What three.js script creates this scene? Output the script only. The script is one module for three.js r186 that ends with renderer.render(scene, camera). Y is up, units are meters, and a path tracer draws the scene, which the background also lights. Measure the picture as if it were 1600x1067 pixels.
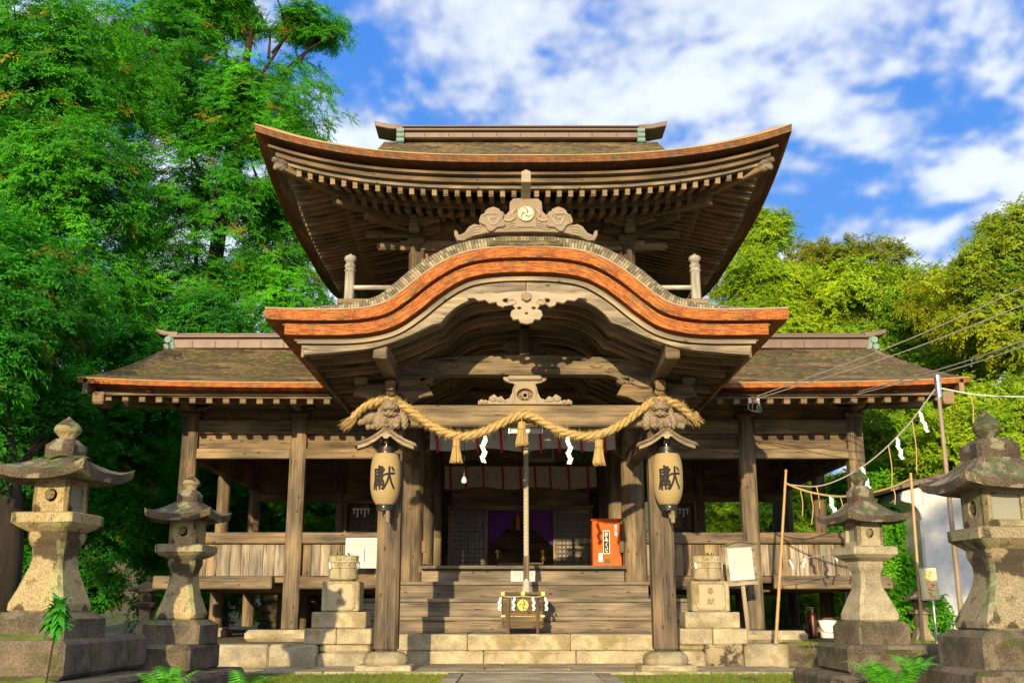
import * as THREE from 'three';
import { mergeGeometries, mergeVertices, toCreasedNormals } from 'three/addons/utils/BufferGeometryUtils.js';
import { MarchingCubes } from 'three/addons/objects/MarchingCubes.js';

// ---------------------------------------------------------------- camera, sky, sun, exposure
const scene = new THREE.Scene();
const camera = new THREE.PerspectiveCamera(2 * Math.atan(533.5 / 1650) * 180 / Math.PI, 1600 / 1067, 0.1, 600);
camera.position.set(-0.2, 0.9, 16);
camera.rotation.x = Math.atan(416.5 / 1650);
const renderer = new THREE.WebGLRenderer({ antialias: true });
renderer.toneMapping = THREE.LinearToneMapping;
renderer.toneMappingExposure = 1.75;
renderer.shadowMap.enabled = true;
renderer.setSize(1024, 682);

const V3 = (x, y, z) => new THREE.Vector3(x, y, z);
const SUNDIR = V3(-0.175, 0.205, 1).normalize();
const sun = new THREE.DirectionalLight(new THREE.Color().setRGB(1, 0.795, 0.47), 3.7);
sun.position.copy(SUNDIR).multiplyScalar(80);
sun.castShadow = true;
sun.shadow.radius = 1;
sun.shadow.mapSize.set(4096, 4096);
Object.assign(sun.shadow.camera, { left: -30, right: 30, top: 30, bottom: -20, near: 1, far: 200 });
scene.add(sun, sun.target);

// ---------------------------------------------------------------- random and noise
function mulberry(a) { return () => { a |= 0; a = a + 0x6D2B79F5 | 0; let t = Math.imul(a ^ a >>> 15, 1 | a); t = t + Math.imul(t ^ t >>> 7, 61 | t) ^ t; return ((t ^ t >>> 14) >>> 0) / 4294967296; }; }
const R = mulberry(20240611);
const rr = (a, b) => a + (b - a) * R();
const clamp = (x, a = 0, b = 1) => Math.min(b, Math.max(a, x));
const sst = (a, b, x) => { const t = clamp((x - a) / (b - a)); return t * t * (3 - 2 * t); };
const lerp = (a, b, t) => a + (b - a) * t;
function h2(x, y, s) { let n = Math.imul(x, 374761393) + Math.imul(y, 668265263) + Math.imul(s, 974634777) | 0; n = Math.imul(n ^ n >>> 13, 1274126177); return ((n ^ n >>> 16) >>> 0) / 4294967296; }
function vn(x, y, px, py, s) {   // tileable value noise with whole-number periods
  const xi = Math.floor(x), yi = Math.floor(y), fx = x - xi, fy = y - yi;
  const u = fx * fx * (3 - 2 * fx), v = fy * fy * (3 - 2 * fy);
  const x0 = ((xi % px) + px) % px, x1 = (x0 + 1) % px, y0 = ((yi % py) + py) % py, y1 = (y0 + 1) % py;
  return lerp(lerp(h2(x0, y0, s), h2(x1, y0, s), u), lerp(h2(x0, y1, s), h2(x1, y1, s), u), v);
}
function fbm(u, v, fx, fy, oct, s) { let a = 0.5, t = 0, w = 0; for (let i = 0; i < oct; i++) { t += a * vn(u * fx, v * fy, fx, fy, s + i * 17); w += a; a *= 0.55; fx *= 2; fy *= 2; } return t / w; }
function n3(x, y, z, s) { const zi = Math.floor(z), f = z - zi, k = f * f * (3 - 2 * f); return lerp(vn(x, y, 4096, 4096, s + zi * 31), vn(x, y, 4096, 4096, s + (zi + 1) * 31), k); }

// sky: air, broken rippled cloud, and a glow round the sun added for fill
{
  const W = 2048, H = 1024, d = new Float32Array(W * H * 4);
  const fb = (x, y, oct, s) => { let a = 0.5, t = 0, w = 0; for (let i = 0; i < oct; i++) { t += a * vn(x, y, 8192, 8192, s + i * 17); w += a; a *= 0.60; const q = x * 1.6 - y * 1.2; y = x * 1.2 + y * 1.6; x = q + 31; } return t / w; };
  for (let j = 0; j < H; j++) {
    const el = (j + 0.5) / H * Math.PI - Math.PI / 2, cy = Math.sin(el), ch = Math.cos(el);
    for (let i = 0; i < W; i++) {
      const az = ((i + 0.5) / W - 0.5) * 2 * Math.PI, dx = Math.cos(az) * ch, dz = Math.sin(az) * ch;
      const o = (j * W + i) * 4, up = clamp(cy, 0, 1), t = Math.pow(1 - up, 2.4);
      let r = lerp(0.002, 0.14, t), g = lerp(0.108, 0.35, t), b = lerp(0.46, 0.66, t);
      if (cy > -0.05) {
        const k = 1 / (Math.max(cy, 0) + 0.30), px = dx * k * 4.6, pz = dz * k * 4.6;
        const ax = px * 0.80 + pz * 0.6 + 300, ay = (-px * 0.6 + pz * 0.80) * 1.05 + 300;
        const wx = fb(ax * 0.7, ay * 0.7, 3, 5) - 0.5, wy = fb(ax * 0.7 + 50, ay * 0.7, 3, 9) - 0.5;
        const big = fb(ax * 0.30, ay * 0.30, 3, 31), mid = fb(ax * 1.35 + wx * 0.7, ay * 1.35 + wy * 0.7, 7, 77), fine = fb(ax * 4.6 + wx * 1.5, ay * 4.6 + wy * 1.5, 5, 131);
        const q = mid * 0.50 + big * 0.16 + fine * 0.34;
        let c = 0.90 * sst(0.385, 0.555, q) + 0.04; c *= sst(-0.02, 0.06, cy);
        const lum = 0.485 + 0.19 * sst(0.42, 0.66, mid * 0.6 + fine * 0.4);
        r = lerp(r, 0.80 * lum, c); g = lerp(g, 0.88 * lum, c); b = lerp(b, 1.04 * lum, c);
      }
      const ca = dx * SUNDIR.x + cy * SUNDIR.y + dz * SUNDIR.z, au = 1.7 * Math.exp(-Math.acos(clamp(ca, -1, 1)) / 0.42) * sst(-0.06, 0.04, cy);
      r += au; g += au * 0.86; b += au * 0.62;
      if (cy < 0) { const q = sst(0, -0.15, cy); r = lerp(r, 0.16, q); g = lerp(g, 0.15, q); b = lerp(b, 0.12, q); }
      d[o] = r; d[o + 1] = g; d[o + 2] = b; d[o + 3] = 1;
    }
  }
  const t = new THREE.DataTexture(d, W, H, THREE.RGBAFormat, THREE.FloatType);
  t.mapping = THREE.EquirectangularReflectionMapping; t.magFilter = t.minFilter = THREE.LinearFilter; t.wrapS = THREE.RepeatWrapping; t.colorSpace = THREE.LinearSRGBColorSpace; t.needsUpdate = true;
  scene.background = t; scene.environment = t;
}

// ---------------------------------------------------------------- textures
function tex(w, h, fn, srgb = true) {
  const d = new Uint8Array(w * h * 4);
  for (let j = 0; j < h; j++) for (let i = 0; i < w; i++) {
    const c = fn((i + 0.5) / w, (j + 0.5) / h, i, j), o = (j * w + i) * 4;
    if (typeof c === 'number') d[o] = d[o + 1] = d[o + 2] = clamp(c) * 255;
    else { d[o] = clamp(c[0]) * 255; d[o + 1] = clamp(c[1]) * 255; d[o + 2] = clamp(c[2]) * 255; }
    d[o + 3] = 255;
  }
  const t = new THREE.DataTexture(d, w, h, THREE.RGBAFormat);
  t.wrapS = t.wrapT = THREE.RepeatWrapping; t.magFilter = THREE.LinearFilter; t.minFilter = THREE.LinearFilter; t.generateMipmaps = false;
  if (srgb) t.colorSpace = THREE.SRGBColorSpace;
  t.needsUpdate = true; return t;
}
// weathered timber: u runs along the grain (2 m a tile), v across it (0.5 m)
function woodVal(u, v, s) {
  const wv = (fbm(u, v, 2, 3, 3, s) - 0.5) * 0.10;
  const a = fbm(u, v + wv, 2, 40, 4, s + 3), f = vn(u * 10, (v + wv) * 150, 10, 150, s + 8);
  const crack = sst(0.80, 0.93, vn(u * 4, (v + wv * 0.6) * 44, 4, 44, s + 12)) * sst(0.35, 0.6, vn(u * 14, v * 6, 14, 6, s + 19));
  let knot = 0;
  for (let k = 0; k < 3; k++) { const ku = h2(k, 1, s), kv = h2(k, 2, s); let du = Math.abs(u - ku); du = Math.min(du, 1 - du) * 2; let dv = Math.abs(v - kv); dv = Math.min(dv, 1 - dv) * 0.5; const q = Math.hypot(du, dv * 1.7); knot = Math.max(knot, sst(0.045, 0.012, q)); }
  return { a, f, crack, knot, stain: fbm(u, v, 3, 3, 4, s + 40) };
}
function woodMap(s, contrast = 1) {
  return tex(512, 512, (u, v) => {
    const w = woodVal(u, v, s);
    let l = 0.72 + (w.a - 0.5) * 0.30 * contrast + (w.f - 0.5) * 0.20 + (w.stain - 0.5) * 0.62 - w.crack * 0.40 - w.knot * 0.28;
    const warm = (w.stain - 0.5) * 0.5 + w.knot * 0.5 + (w.a - 0.5) * 0.3;
    return [l * (1 + 0.10 * warm), l * (1 - 0.02 * warm), l * (0.985 - 0.30 * warm)];
  });
}
const T = {};
T.wood = [woodMap(11), woodMap(57, 1.25), woodMap(93)];
T.woodBump = tex(512, 512, (u, v) => { const w = woodVal(u, v, 11); return 0.6 + (w.a - 0.5) * 0.5 + (w.f - 0.5) * 0.3 - w.crack * 0.5; }, false);
T.granite = tex(512, 512, (u, v, i, j) => {
  const sp = h2(i >> 1, j >> 1, 3), sp2 = h2(i >> 2, j >> 2, 4), big = fbm(u, v, 4, 4, 4, 21);
  let l = 0.72 + (sp - 0.5) * 0.24 + (sp2 - 0.5) * 0.16 + (big - 0.5) * 0.36; if (sp > 0.93) l -= 0.25;
  const st = sst(0.56, 0.72, fbm(u, v, 3, 3, 5, 66));
  return [l * (1 - 0.14 * st), l * (0.99 - 0.16 * st), l * (0.95 - 0.24 * st)];
});
T.lichen = tex(512, 512, (u, v, i, j) => {   // old weathered granite: dark crust patches, pale lichen
  const sp = h2(i >> 1, j >> 1, 13), sp2 = h2(i >> 2, j >> 2, 14), big = fbm(u, v, 3, 3, 5, 121);
  let l = 0.66 + (sp - 0.5) * 0.26 + (sp2 - 0.5) * 0.2 + (big - 0.5) * 0.3;
  const dk = sst(0.485, 0.535, fbm(u, v, 7, 7, 6, 166) + (sp2 - 0.5) * 0.14);
  const lc = sst(0.60, 0.68, fbm(u, v, 4, 4, 5, 266) + (sp - 0.5) * 0.08);
  let c = [l, l * 0.96, l * 0.86];
  c = c.map((x, k) => lerp(x, [0.26, 0.235, 0.21][k] * (0.75 + sp * 0.5), dk * 0.88));
  return c.map((x, k) => lerp(x, [0.60, 0.68, 0.54][k] * (0.8 + sp * 0.3), lc * 0.62));
});
T.dark = tex(512, 512, (u, v, i, j) => {   // footing stone, dirt and moss in patches
  const sp = h2(i >> 1, j >> 1, 23), sp2 = h2(i >> 2, j >> 2, 24), big = fbm(u, v, 3, 3, 5, 321);
  let l = 0.48 + (sp - 0.5) * 0.26 + (sp2 - 0.5) * 0.18 + (big - 0.5) * 0.5;
  const ms = sst(0.56, 0.70, fbm(u, v, 4, 4, 6, 366) + (sp2 - 0.5) * 0.1), pl = sst(0.60, 0.70, fbm(u, v, 6, 6, 5, 388) + (sp - 0.5) * 0.1);
  let c = [l, l * 0.93, l * 0.84];
  c = c.map((x, k) => lerp(x, [0.30, 0.36, 0.10][k] * (0.7 + sp * 0.5), ms * 0.6));
  return c.map((x, k) => lerp(x, [0.66, 0.66, 0.58][k] * (0.8 + sp * 0.3), pl * 0.5));
});
T.crust = tex(512, 512, (u, v, i, j) => {   // lantern roofs: dark crust broken by pale and green lichen rosettes
  const sp = h2(i >> 1, j >> 1, 33), sp2 = h2(i >> 2, j >> 2, 34);
  let l = 0.40 + (sp - 0.5) * 0.24 + (sp2 - 0.5) * 0.2 + (fbm(u, v, 3, 3, 5, 421) - 0.5) * 0.5;
  const w = sst(0.54, 0.60, fbm(u, v, 7, 7, 5, 466) + (sp - 0.5) * 0.12), gr = sst(0.57, 0.66, fbm(u, v, 4, 4, 5, 488) + (sp2 - 0.5) * 0.1);
  let c = [l, l * 0.90, l * 0.80];
  c = c.map((x, k) => lerp(x, [0.72, 0.72, 0.64][k] * (0.75 + sp * 0.4), w * 0.75));
  return c.map((x, k) => lerp(x, [0.34, 0.48, 0.26][k] * (0.75 + sp * 0.4), gr * 0.7));
});
T.stoneBump = tex(512, 512, (u, v, i, j) => 0.5 + (fbm(u, v, 6, 6, 6, 41) - 0.5) * 0.9 + (h2(i >> 1, j >> 1, 3) - 0.5) * 0.3, false);
T.thatch = tex(512, 512, (u, v, i, j) => {   // bark shingle roof: fine courses across, moss
  const row = vn(u * 24, v * 90, 24, 90, 5), f = vn(u * 120, v * 60, 120, 60, 6), big = fbm(u, v, 3, 4, 5, 44);
  let l = 0.46 + (row - 0.5) * 0.5 + (f - 0.5) * 0.3 + (big - 0.5) * 0.5;
  const m = sst(0.52, 0.66, fbm(u, v, 5, 5, 5, 55));
  return [l * lerp(1.05, 0.95, m), l * lerp(0.94, 1.0, m), l * lerp(0.74, 0.48, m)];
});
T.thatchBump = tex(512, 512, (u, v) => 0.5 + (vn(u * 24, v * 90, 24, 90, 5) - 0.5) * 0.8 + (vn(u * 120, v * 60, 120, 60, 6) - 0.5) * 0.4, false);
T.bark = tex(512, 256, (u, v, i, j) => {   // cut edge of layered bark: thin even layers, grey weathered stretches
  const lay = vn(u * 10, v * 60, 10, 60, 7), f = vn(u * 180, v * 70, 180, 70, 8);
  const g = sst(0.60, 0.74, fbm(u, v, 5, 2, 5, 99)) * 0.75;
  const l = 0.74 + (lay - 0.5) * 0.42 + (f - 0.5) * 0.34 + (fbm(u, v, 8, 3, 4, 12) - 0.5) * 0.4;
  return [l * lerp(1, 0.72, g), l * lerp(1, 0.94, g), l * lerp(1, 1.25, g)];
});
T.rim = tex(512, 256, (u, v, i, j) => { const k = Math.floor(u * 24 + 0.25 * (vn(u * 40, v * 4, 40, 4, 3) - 0.5)), e = Math.abs(((u * 24) % 1) - 0.5) * 2, l = 0.66 + (h2(k, Math.floor(v * 6), 9) - 0.5) * 0.34 + (fbm(u, v, 12, 6, 4, 15) - 0.5) * 0.4 - 0.34 * sst(0.72, 0.98, e); return [l, l * 0.97, l * 0.86]; });
T.rimBump = tex(512, 256, (u, v) => 0.7 - 0.5 * sst(0.7, 0.98, Math.abs(((u * 24) % 1) - 0.5) * 2), false);
T.plain = tex(256, 256, (u, v, i, j) => 0.86 + (fbm(u, v, 6, 6, 5, 71) - 0.5) * 0.22 + (h2(i, j, 3) - 0.5) * 0.06);
T.earth = tex(1024, 1024, (u, v, i, j) => {
  const a = fbm(u, v, 8, 8, 6, 501), b = fbm(u, v, 40, 40, 4, 540), sp = h2(i >> 1, j >> 1, 71);
  const m = sst(0.42, 0.56, a + (b - 0.5) * 0.5);
  const l = 0.62 + (sp - 0.5) * 0.3 + (b - 0.5) * 0.5;
  return [l * lerp(0.62, 0.42, m), l * lerp(0.50, 0.52, m), l * lerp(0.33, 0.12, m)];
});
T.foil = tex(256, 256, (u, v, i, j) => 0.8 + (fbm(u, v, 20, 20, 4, 61) - 0.5) * 0.4);

// ---------------------------------------------------------------- materials
const C = (r, g, b) => new THREE.Color().setRGB(r, g, b);
const mat = (c, o = {}) => new THREE.MeshStandardMaterial({ color: c, roughness: 0.85, ...o });
const woodMat = (r, g, b, k = 0, o = {}) => mat(C(r * 0.97, g * 0.91, b * 0.80), { map: T.wood[k], bumpMap: T.woodBump, bumpScale: 0.006, roughness: 0.82, ...o });
const M = {
  post: [woodMat(0.34, 0.27, 0.20, 0), woodMat(0.27, 0.21, 0.15, 1), woodMat(0.38, 0.295, 0.205, 2)],
  boxWood: woodMat(0.22, 0.155, 0.10, 1),
  porchPost: woodMat(0.25, 0.19, 0.135, 1),
  beam: [woodMat(0.38, 0.28, 0.18, 2), woodMat(0.30, 0.22, 0.145, 1), woodMat(0.42, 0.33, 0.23, 0), woodMat(0.34, 0.27, 0.20, 1)],
  plank: [woodMat(0.48, 0.42, 0.36, 0), woodMat(0.34, 0.28, 0.215, 1), woodMat(0.56, 0.50, 0.43, 2), woodMat(0.29, 0.22, 0.16, 0), woodMat(0.46, 0.35, 0.24, 1)],
  step: [woodMat(0.34, 0.285, 0.235, 1), woodMat(0.30, 0.25, 0.205, 2), woodMat(0.38, 0.325, 0.27, 0)],
  barge: [woodMat(0.50, 0.42, 0.32, 2), woodMat(0.47, 0.39, 0.30, 0)],
  raft: [woodMat(0.40, 0.29, 0.185, 0), woodMat(0.35, 0.25, 0.155, 1), woodMat(0.44, 0.325, 0.21, 2)],
  soffit: woodMat(0.34, 0.245, 0.155, 1),
  inner: [woodMat(0.40, 0.27, 0.16, 1), woodMat(0.36, 0.245, 0.145, 0)],
  carve: mat(C(0.34, 0.26, 0.17), { map: T.plain, bumpMap: T.woodBump, bumpScale: 0.004 }),
  carvePale: mat(C(0.46, 0.37, 0.255), { map: T.plain, bumpMap: T.woodBump, bumpScale: 0.004 }),
  newel: woodMat(0.66, 0.63, 0.60, 0),
  bark: mat(C(0.66, 0.19, 0.028), { map: T.bark, bumpMap: T.thatchBump, bumpScale: 0.006, roughness: 0.75 }),
  barkOld: mat(C(0.33, 0.125, 0.038), { map: T.bark, bumpMap: T.thatchBump, bumpScale: 0.006 }),
  eaveBrown: woodMat(0.24, 0.175, 0.115, 1),
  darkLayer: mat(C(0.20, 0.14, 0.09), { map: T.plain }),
  thatch: mat(C(0.56, 0.45, 0.25), { map: T.thatch, bumpMap: T.thatchBump, bumpScale: 0.02, roughness: 0.95 }),
  rim: mat(C(0.50, 0.43, 0.30), { map: T.rim, bumpMap: T.rimBump, bumpScale: 0.012, roughness: 0.9 }),
  shingle: mat(C(0.52, 0.46, 0.34), { map: T.thatch, bumpMap: T.thatchBump, bumpScale: 0.01, roughness: 0.9 }),
  copper: mat(C(0.20, 0.14, 0.11), { map: T.plain, roughness: 0.55, metalness: 0.25 }),
  verdigris: mat(C(0.22, 0.36, 0.30), { map: T.plain, roughness: 0.7 }),
  gold: mat(C(0.60, 0.38, 0.07), { map: T.foil, roughness: 0.38, metalness: 0.7 }),
  emblem: mat(C(0.80, 0.70, 0.42), { map: T.plain, roughness: 0.5 }),
  granite: mat(C(0.82, 0.71, 0.50), { map: T.granite, bumpMap: T.stoneBump, bumpScale: 0.012, roughness: 0.9 }),
  graniteB: mat(C(0.72, 0.63, 0.46), { map: T.granite, bumpMap: T.stoneBump, bumpScale: 0.014, roughness: 0.9 }),
  lichen: mat(C(0.98, 0.82, 0.52), { map: T.lichen, bumpMap: T.stoneBump, bumpScale: 0.016, roughness: 0.92 }),
  lichenGrey: mat(C(0.74, 0.66, 0.50), { map: T.lichen, bumpMap: T.stoneBump, bumpScale: 0.016, roughness: 0.92 }),
  crust: mat(C(0.80, 0.72, 0.58), { map: T.crust, bumpMap: T.stoneBump, bumpScale: 0.03, roughness: 0.95 }),
  footing: mat(C(0.60, 0.54, 0.44), { map: T.dark, bumpMap: T.stoneBump, bumpScale: 0.018, roughness: 0.95 }),
  paving: [mat(C(0.80, 0.69, 0.50), { map: T.granite, bumpMap: T.stoneBump, bumpScale: 0.01 }), mat(C(0.66, 0.57, 0.43), { map: T.granite, bumpMap: T.stoneBump, bumpScale: 0.01 }), mat(C(0.86, 0.73, 0.51), { map: T.granite, bumpMap: T.stoneBump, bumpScale: 0.01 })],
  earth: mat(C(0.85, 0.80, 0.62), { map: T.earth, bumpMap: T.earth, bumpScale: 0.02, roughness: 1 }),
  bounceSand: mat(C(0.80, 0.70, 0.52), { map: T.granite, bumpMap: T.stoneBump, bumpScale: 0.01, roughness: 1 }),
  dirt: mat(C(0.33, 0.25, 0.15), { map: T.granite, bumpMap: T.stoneBump, bumpScale: 0.02, roughness: 1 }),
  moss: mat(C(0.20, 0.26, 0.025), { map: T.plain, bumpMap: T.stoneBump, bumpScale: 0.03, roughness: 1 }),
  straw: mat(C(0.62, 0.43, 0.165), { map: T.plain, roughness: 0.8 }),
  strawDark: mat(C(0.55, 0.37, 0.14), { map: T.plain, roughness: 0.85 }),
  paper: mat(C(0.86, 0.86, 0.84), { roughness: 0.8 }),
  black: mat(C(0.025, 0.022, 0.02), { roughness: 0.35 }),
  steel: mat(C(0.55, 0.55, 0.53), { roughness: 0.25, metalness: 0.9 }),
  red: mat(C(0.62, 0.03, 0.02), { roughness: 0.8 }),
  redPaint: mat(C(0.80, 0.145, 0.010), { map: T.plain, roughness: 0.75 }),
  purple: mat(C(0.10, 0.015, 0.16), { roughness: 0.85 }),
  cloth: mat(C(0.58, 0.54, 0.48), { map: T.plain, roughness: 0.95 }),
  rope: mat(C(0.34, 0.24, 0.14), { map: T.plain }),
  ropePale: mat(C(0.62, 0.53, 0.38), { map: T.plain }),
  bamboo: mat(C(0.56, 0.36, 0.15), { map: T.plain, roughness: 0.55 }),
  bambooGrey: mat(C(0.36, 0.27, 0.18), { map: T.plain, roughness: 0.6 }),
  plaster: mat(C(0.74, 0.75, 0.76), { map: T.plain, roughness: 0.9 }),
  wire: mat(C(0.30, 0.28, 0.25), { roughness: 0.6 }),
};
const pick = (a) => Array.isArray(a) ? a[Math.floor(R() * a.length)] : a;

// ---------------------------------------------------------------- geometry helpers
function uvScale(g, su, sv, ou = 0, ov = 0) { const a = g.attributes.uv; for (let i = 0; i < a.count; i++) a.setXY(i, a.getX(i) * su + ou, a.getY(i) * sv + ov); return g; }
function polyGeo(polys, wood = true, axis = null, ou = 0, ov = 0) {   // flat polygons -> geometry with uv by direction, grain along axis
  const P = [], N = [], U = [];
  const e1 = V3(0, 0, 0), e2 = V3(0, 0, 0), n = V3(0, 0, 0);
  for (const q of polys) {
    e1.subVectors(q[1], q[0]); e2.subVectors(q[2], q[0]); n.crossVectors(e1, e2).normalize();
    const an = [Math.abs(n.x), Math.abs(n.y), Math.abs(n.z)];
    const uv = q.map((p) => {
      const a = [p.x, p.y, p.z];
      if (axis === null) { const d = an.indexOf(Math.max(...an)); return d === 0 ? [p.z, p.y] : d === 1 ? [p.x, p.z] : [p.x, p.y]; }
      const o = [0, 1, 2].filter((k) => k !== axis);
      if (an[axis] > 0.9) return [a[o[0]] * 0.4, a[o[1]]];
      return [a[axis], an[o[0]] > an[o[1]] ? a[o[1]] : a[o[0]]];
    });
    for (let k = 1; k < q.length - 1; k++) for (const t of [0, k, k + 1]) { P.push(q[t].x, q[t].y, q[t].z); N.push(n.x, n.y, n.z); U.push(uv[t][0] * (wood ? 0.5 : 1) + ou, uv[t][1] * (wood ? 2 : 1) + ov); }
  }
  const g = new THREE.BufferGeometry();
  g.setAttribute('position', new THREE.Float32BufferAttribute(P, 3)); g.setAttribute('normal', new THREE.Float32BufferAttribute(N, 3)); g.setAttribute('uv', new THREE.Float32BufferAttribute(U, 2));
  return g;
}
function chamferPolys(w, h, d, c) {
  const hx = w / 2, hy = h / 2, hz = d / 2, out = [];
  c = Math.min(c, w * 0.3, h * 0.3, d * 0.3);
  const H = [hx, hy, hz];
  const pt = (s, face) => { const a = [0, 1, 2].map((k) => s[k] * (k === face ? H[k] : H[k] - c)); return V3(a[0], a[1], a[2]); };
  const add = (q) => { const m = V3(0, 0, 0); q.forEach((p) => m.add(p)); const n = V3(0, 0, 0).crossVectors(q[1].clone().sub(q[0]), q[2].clone().sub(q[0])); out.push(n.dot(m) < 0 ? q.slice().reverse() : q); };
  for (let f = 0; f < 3; f++) { const a = (f + 1) % 3, b = (f + 2) % 3; for (const sg of [-1, 1]) add([[-1, -1], [1, -1], [1, 1], [-1, 1]].map(([i, j]) => { const s = [0, 0, 0]; s[f] = sg; s[a] = i; s[b] = j; return pt(s, f); })); }
  for (let e = 0; e < 3; e++) { const a = (e + 1) % 3, b = (e + 2) % 3; for (const i of [-1, 1]) for (const j of [-1, 1]) { const s0 = [0, 0, 0], s1 = [0, 0, 0]; s0[e] = -1; s1[e] = 1; s0[a] = s1[a] = i; s0[b] = s1[b] = j; add([pt(s0, a), pt(s1, a), pt(s1, b), pt(s0, b)]); } }
  for (const i of [-1, 1]) for (const j of [-1, 1]) for (const k of [-1, 1]) { const s = [i, j, k]; add([pt(s, 0), pt(s, 1), pt(s, 2)]); }
  return out;
}
function bx(w, h, d, c = 0.008, wood = true) {
  const dim = [w, h, d], axis = wood ? dim.indexOf(Math.max(w, h, d)) : null;
  return polyGeo(chamferPolys(w, h, d, c), wood, axis, R() * 7, R() * 7);
}
const cache = new Map();
function bxc(key, w, h, d, c = 0.008, wood = true, variants = 4) { const k = key + Math.floor(R() * variants); if (!cache.has(k)) cache.set(k, bx(w, h, d, c, wood)); return cache.get(k); }
function numberedFactory() { const used = new Map(); return (n) => { const k = used.get(n) || 0; used.set(n, k + 1); return k ? n + '_' + String(k).padStart(3, '0') : n; }; }
const numbered = numberedFactory();
function part(name, g, m, parent, x = 0, y = 0, z = 0, rx = 0, ry = 0, rz = 0) {
  const o = new THREE.Mesh(g, pick(m)); o.name = name; o.position.set(x, y, z); o.rotation.set(rx, ry, rz); o.castShadow = o.receiveShadow = true; parent.add(o); return o;
}
function thing(name, label, category, x = 0, y = 0, z = 0, ry = 0, group) {
  const o = new THREE.Group(); o.name = numbered(name); o.position.set(x, y, z); o.rotation.y = ry; o.userData = { label, category }; if (group) o.userData.group = group; scene.add(o); return o;
}
function solo(name, g, m, label, category, x = 0, y = 0, z = 0, ry = 0, group) { const o = part(numbered(name), g, m, scene, x, y, z, 0, ry, 0); o.userData = { label, category }; if (group) o.userData.group = group; return o; }
function struct(name, g, m, x = 0, y = 0, z = 0) { const o = part(numbered(name), g, m, scene, x, y, z); o.userData = { kind: 'structure' }; return o; }
function moved(g, x, y, z, rx = 0, ry = 0, rz = 0, s = 1) { const m = new THREE.Matrix4().compose(V3(x, y, z), new THREE.Quaternion().setFromEuler(new THREE.Euler(rx, ry, rz)), typeof s === 'number' ? V3(s, s, s) : s); return g.applyMatrix4(m); }
function merge(list) { return mergeGeometries(list.map((g) => g.index ? g.toNonIndexed() : g)); }
function ext(pts, depth, bevel = 0.008, seg = 1, holes = []) {   // extruded outline, front face at z = 0 going back
  const s = pts instanceof THREE.Shape ? pts : new THREE.Shape(pts.map((p) => new THREE.Vector2(p[0], p[1])));
  for (const h of holes) s.holes.push(h);
  const g = new THREE.ExtrudeGeometry(s, { depth: Math.max(0.002, depth - 2 * bevel), bevelEnabled: bevel > 0, bevelThickness: bevel, bevelSize: bevel, bevelOffset: -bevel, bevelSegments: seg, curveSegments: 10 });
  g.translate(0, 0, -depth + bevel);
  return uvScale(g, 0.5, 2, R() * 5, R() * 5);
}
function cyl(rt, rb, h, seg = 20, wood = true) { const g = new THREE.CylinderGeometry(rt, rb, h, seg, 1); const a = g.attributes.uv; const ou = R() * 5, ov = R() * 5; for (let i = 0; i < a.count; i++) { const u = a.getX(i), v = a.getY(i); wood ? a.setXY(i, v * h * 0.5 + ou, u * Math.PI * 2 * rb * 2 + ov) : a.setXY(i, u * Math.PI * 2 * rb + ou, v * h + ov); } return g; }
function tube(pts, r, seg = 40, rad = 6) { return new THREE.TubeGeometry(new THREE.CatmullRomCurve3(pts.map((p) => p.isVector3 ? p : V3(...p))), seg, r, rad, false); }
function taperTube(pts, r0, r1, seg = 16, rad = 8) {
  const c = new THREE.CatmullRomCurve3(pts), g = new THREE.TubeGeometry(c, seg, 1, rad, false), p = g.attributes.position, q = V3(0, 0, 0);
  for (let i = 0; i <= seg; i++) { c.getPointAt(i / seg, q); const r = lerp(r0, r1, i / seg); for (let j = 0; j <= rad; j++) { const k = i * (rad + 1) + j; p.setXYZ(k, q.x + (p.getX(k) - q.x) * r, q.y + (p.getY(k) - q.y) * r, q.z + (p.getZ(k) - q.z) * r); } }
  g.computeVertexNormals(); const len = c.getLength(), a = g.attributes.uv; for (let i = 0; i < a.count; i++) a.setXY(i, a.getX(i) * len * 0.5, a.getY(i) * r0 * 12); return g;
}
function blobGeo(field, size, res, centre = [0, 0, 0]) {   // mesh of the zero level of a distance field in a cube of half-size `size`
  const mc = new MarchingCubes(res, new THREE.MeshStandardMaterial(), false, false, 200000);
  mc.isolation = 0;
  for (let k = 0; k < res; k++) for (let j = 0; j < res; j++) for (let i = 0; i < res; i++) {
    const x = (i / res * 2 - 1) * size, y = (j / res * 2 - 1) * size, z = (k / res * 2 - 1) * size;
    mc.field[i + j * res + k * res * res] = -field(x, y, z);
  }
  mc.update();
  const n = mc.count, g = new THREE.BufferGeometry(), P = new Float32Array(n * 3), U = new Float32Array(n * 2);
  for (let i = 0; i < n * 3; i++) P[i] = mc.positionArray[i] * size;
  for (let i = 0; i < n; i++) { U[i * 2] = P[i * 3] + P[i * 3 + 2] * 0.3; U[i * 2 + 1] = P[i * 3 + 1] * 2; }
  g.setAttribute('position', new THREE.BufferAttribute(P, 3)); g.setAttribute('uv', new THREE.BufferAttribute(U, 2));
  let w = mergeVertices(g, 1e-4); w.computeVertexNormals();
  w.translate(...centre); return w;
}
const smin = (a, b, k) => { const h = clamp(0.5 + 0.5 * (b - a) / k); return lerp(b, a, h) - k * h * (1 - h); };
const sph = (x, y, z, cx, cy, cz, r) => Math.hypot(x - cx, y - cy, z - cz) - r;
const ell = (x, y, z, cx, cy, cz, a, b, c) => (Math.hypot((x - cx) / a, (y - cy) / b, (z - cz) / c) - 1) * Math.min(a, b, c);
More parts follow.
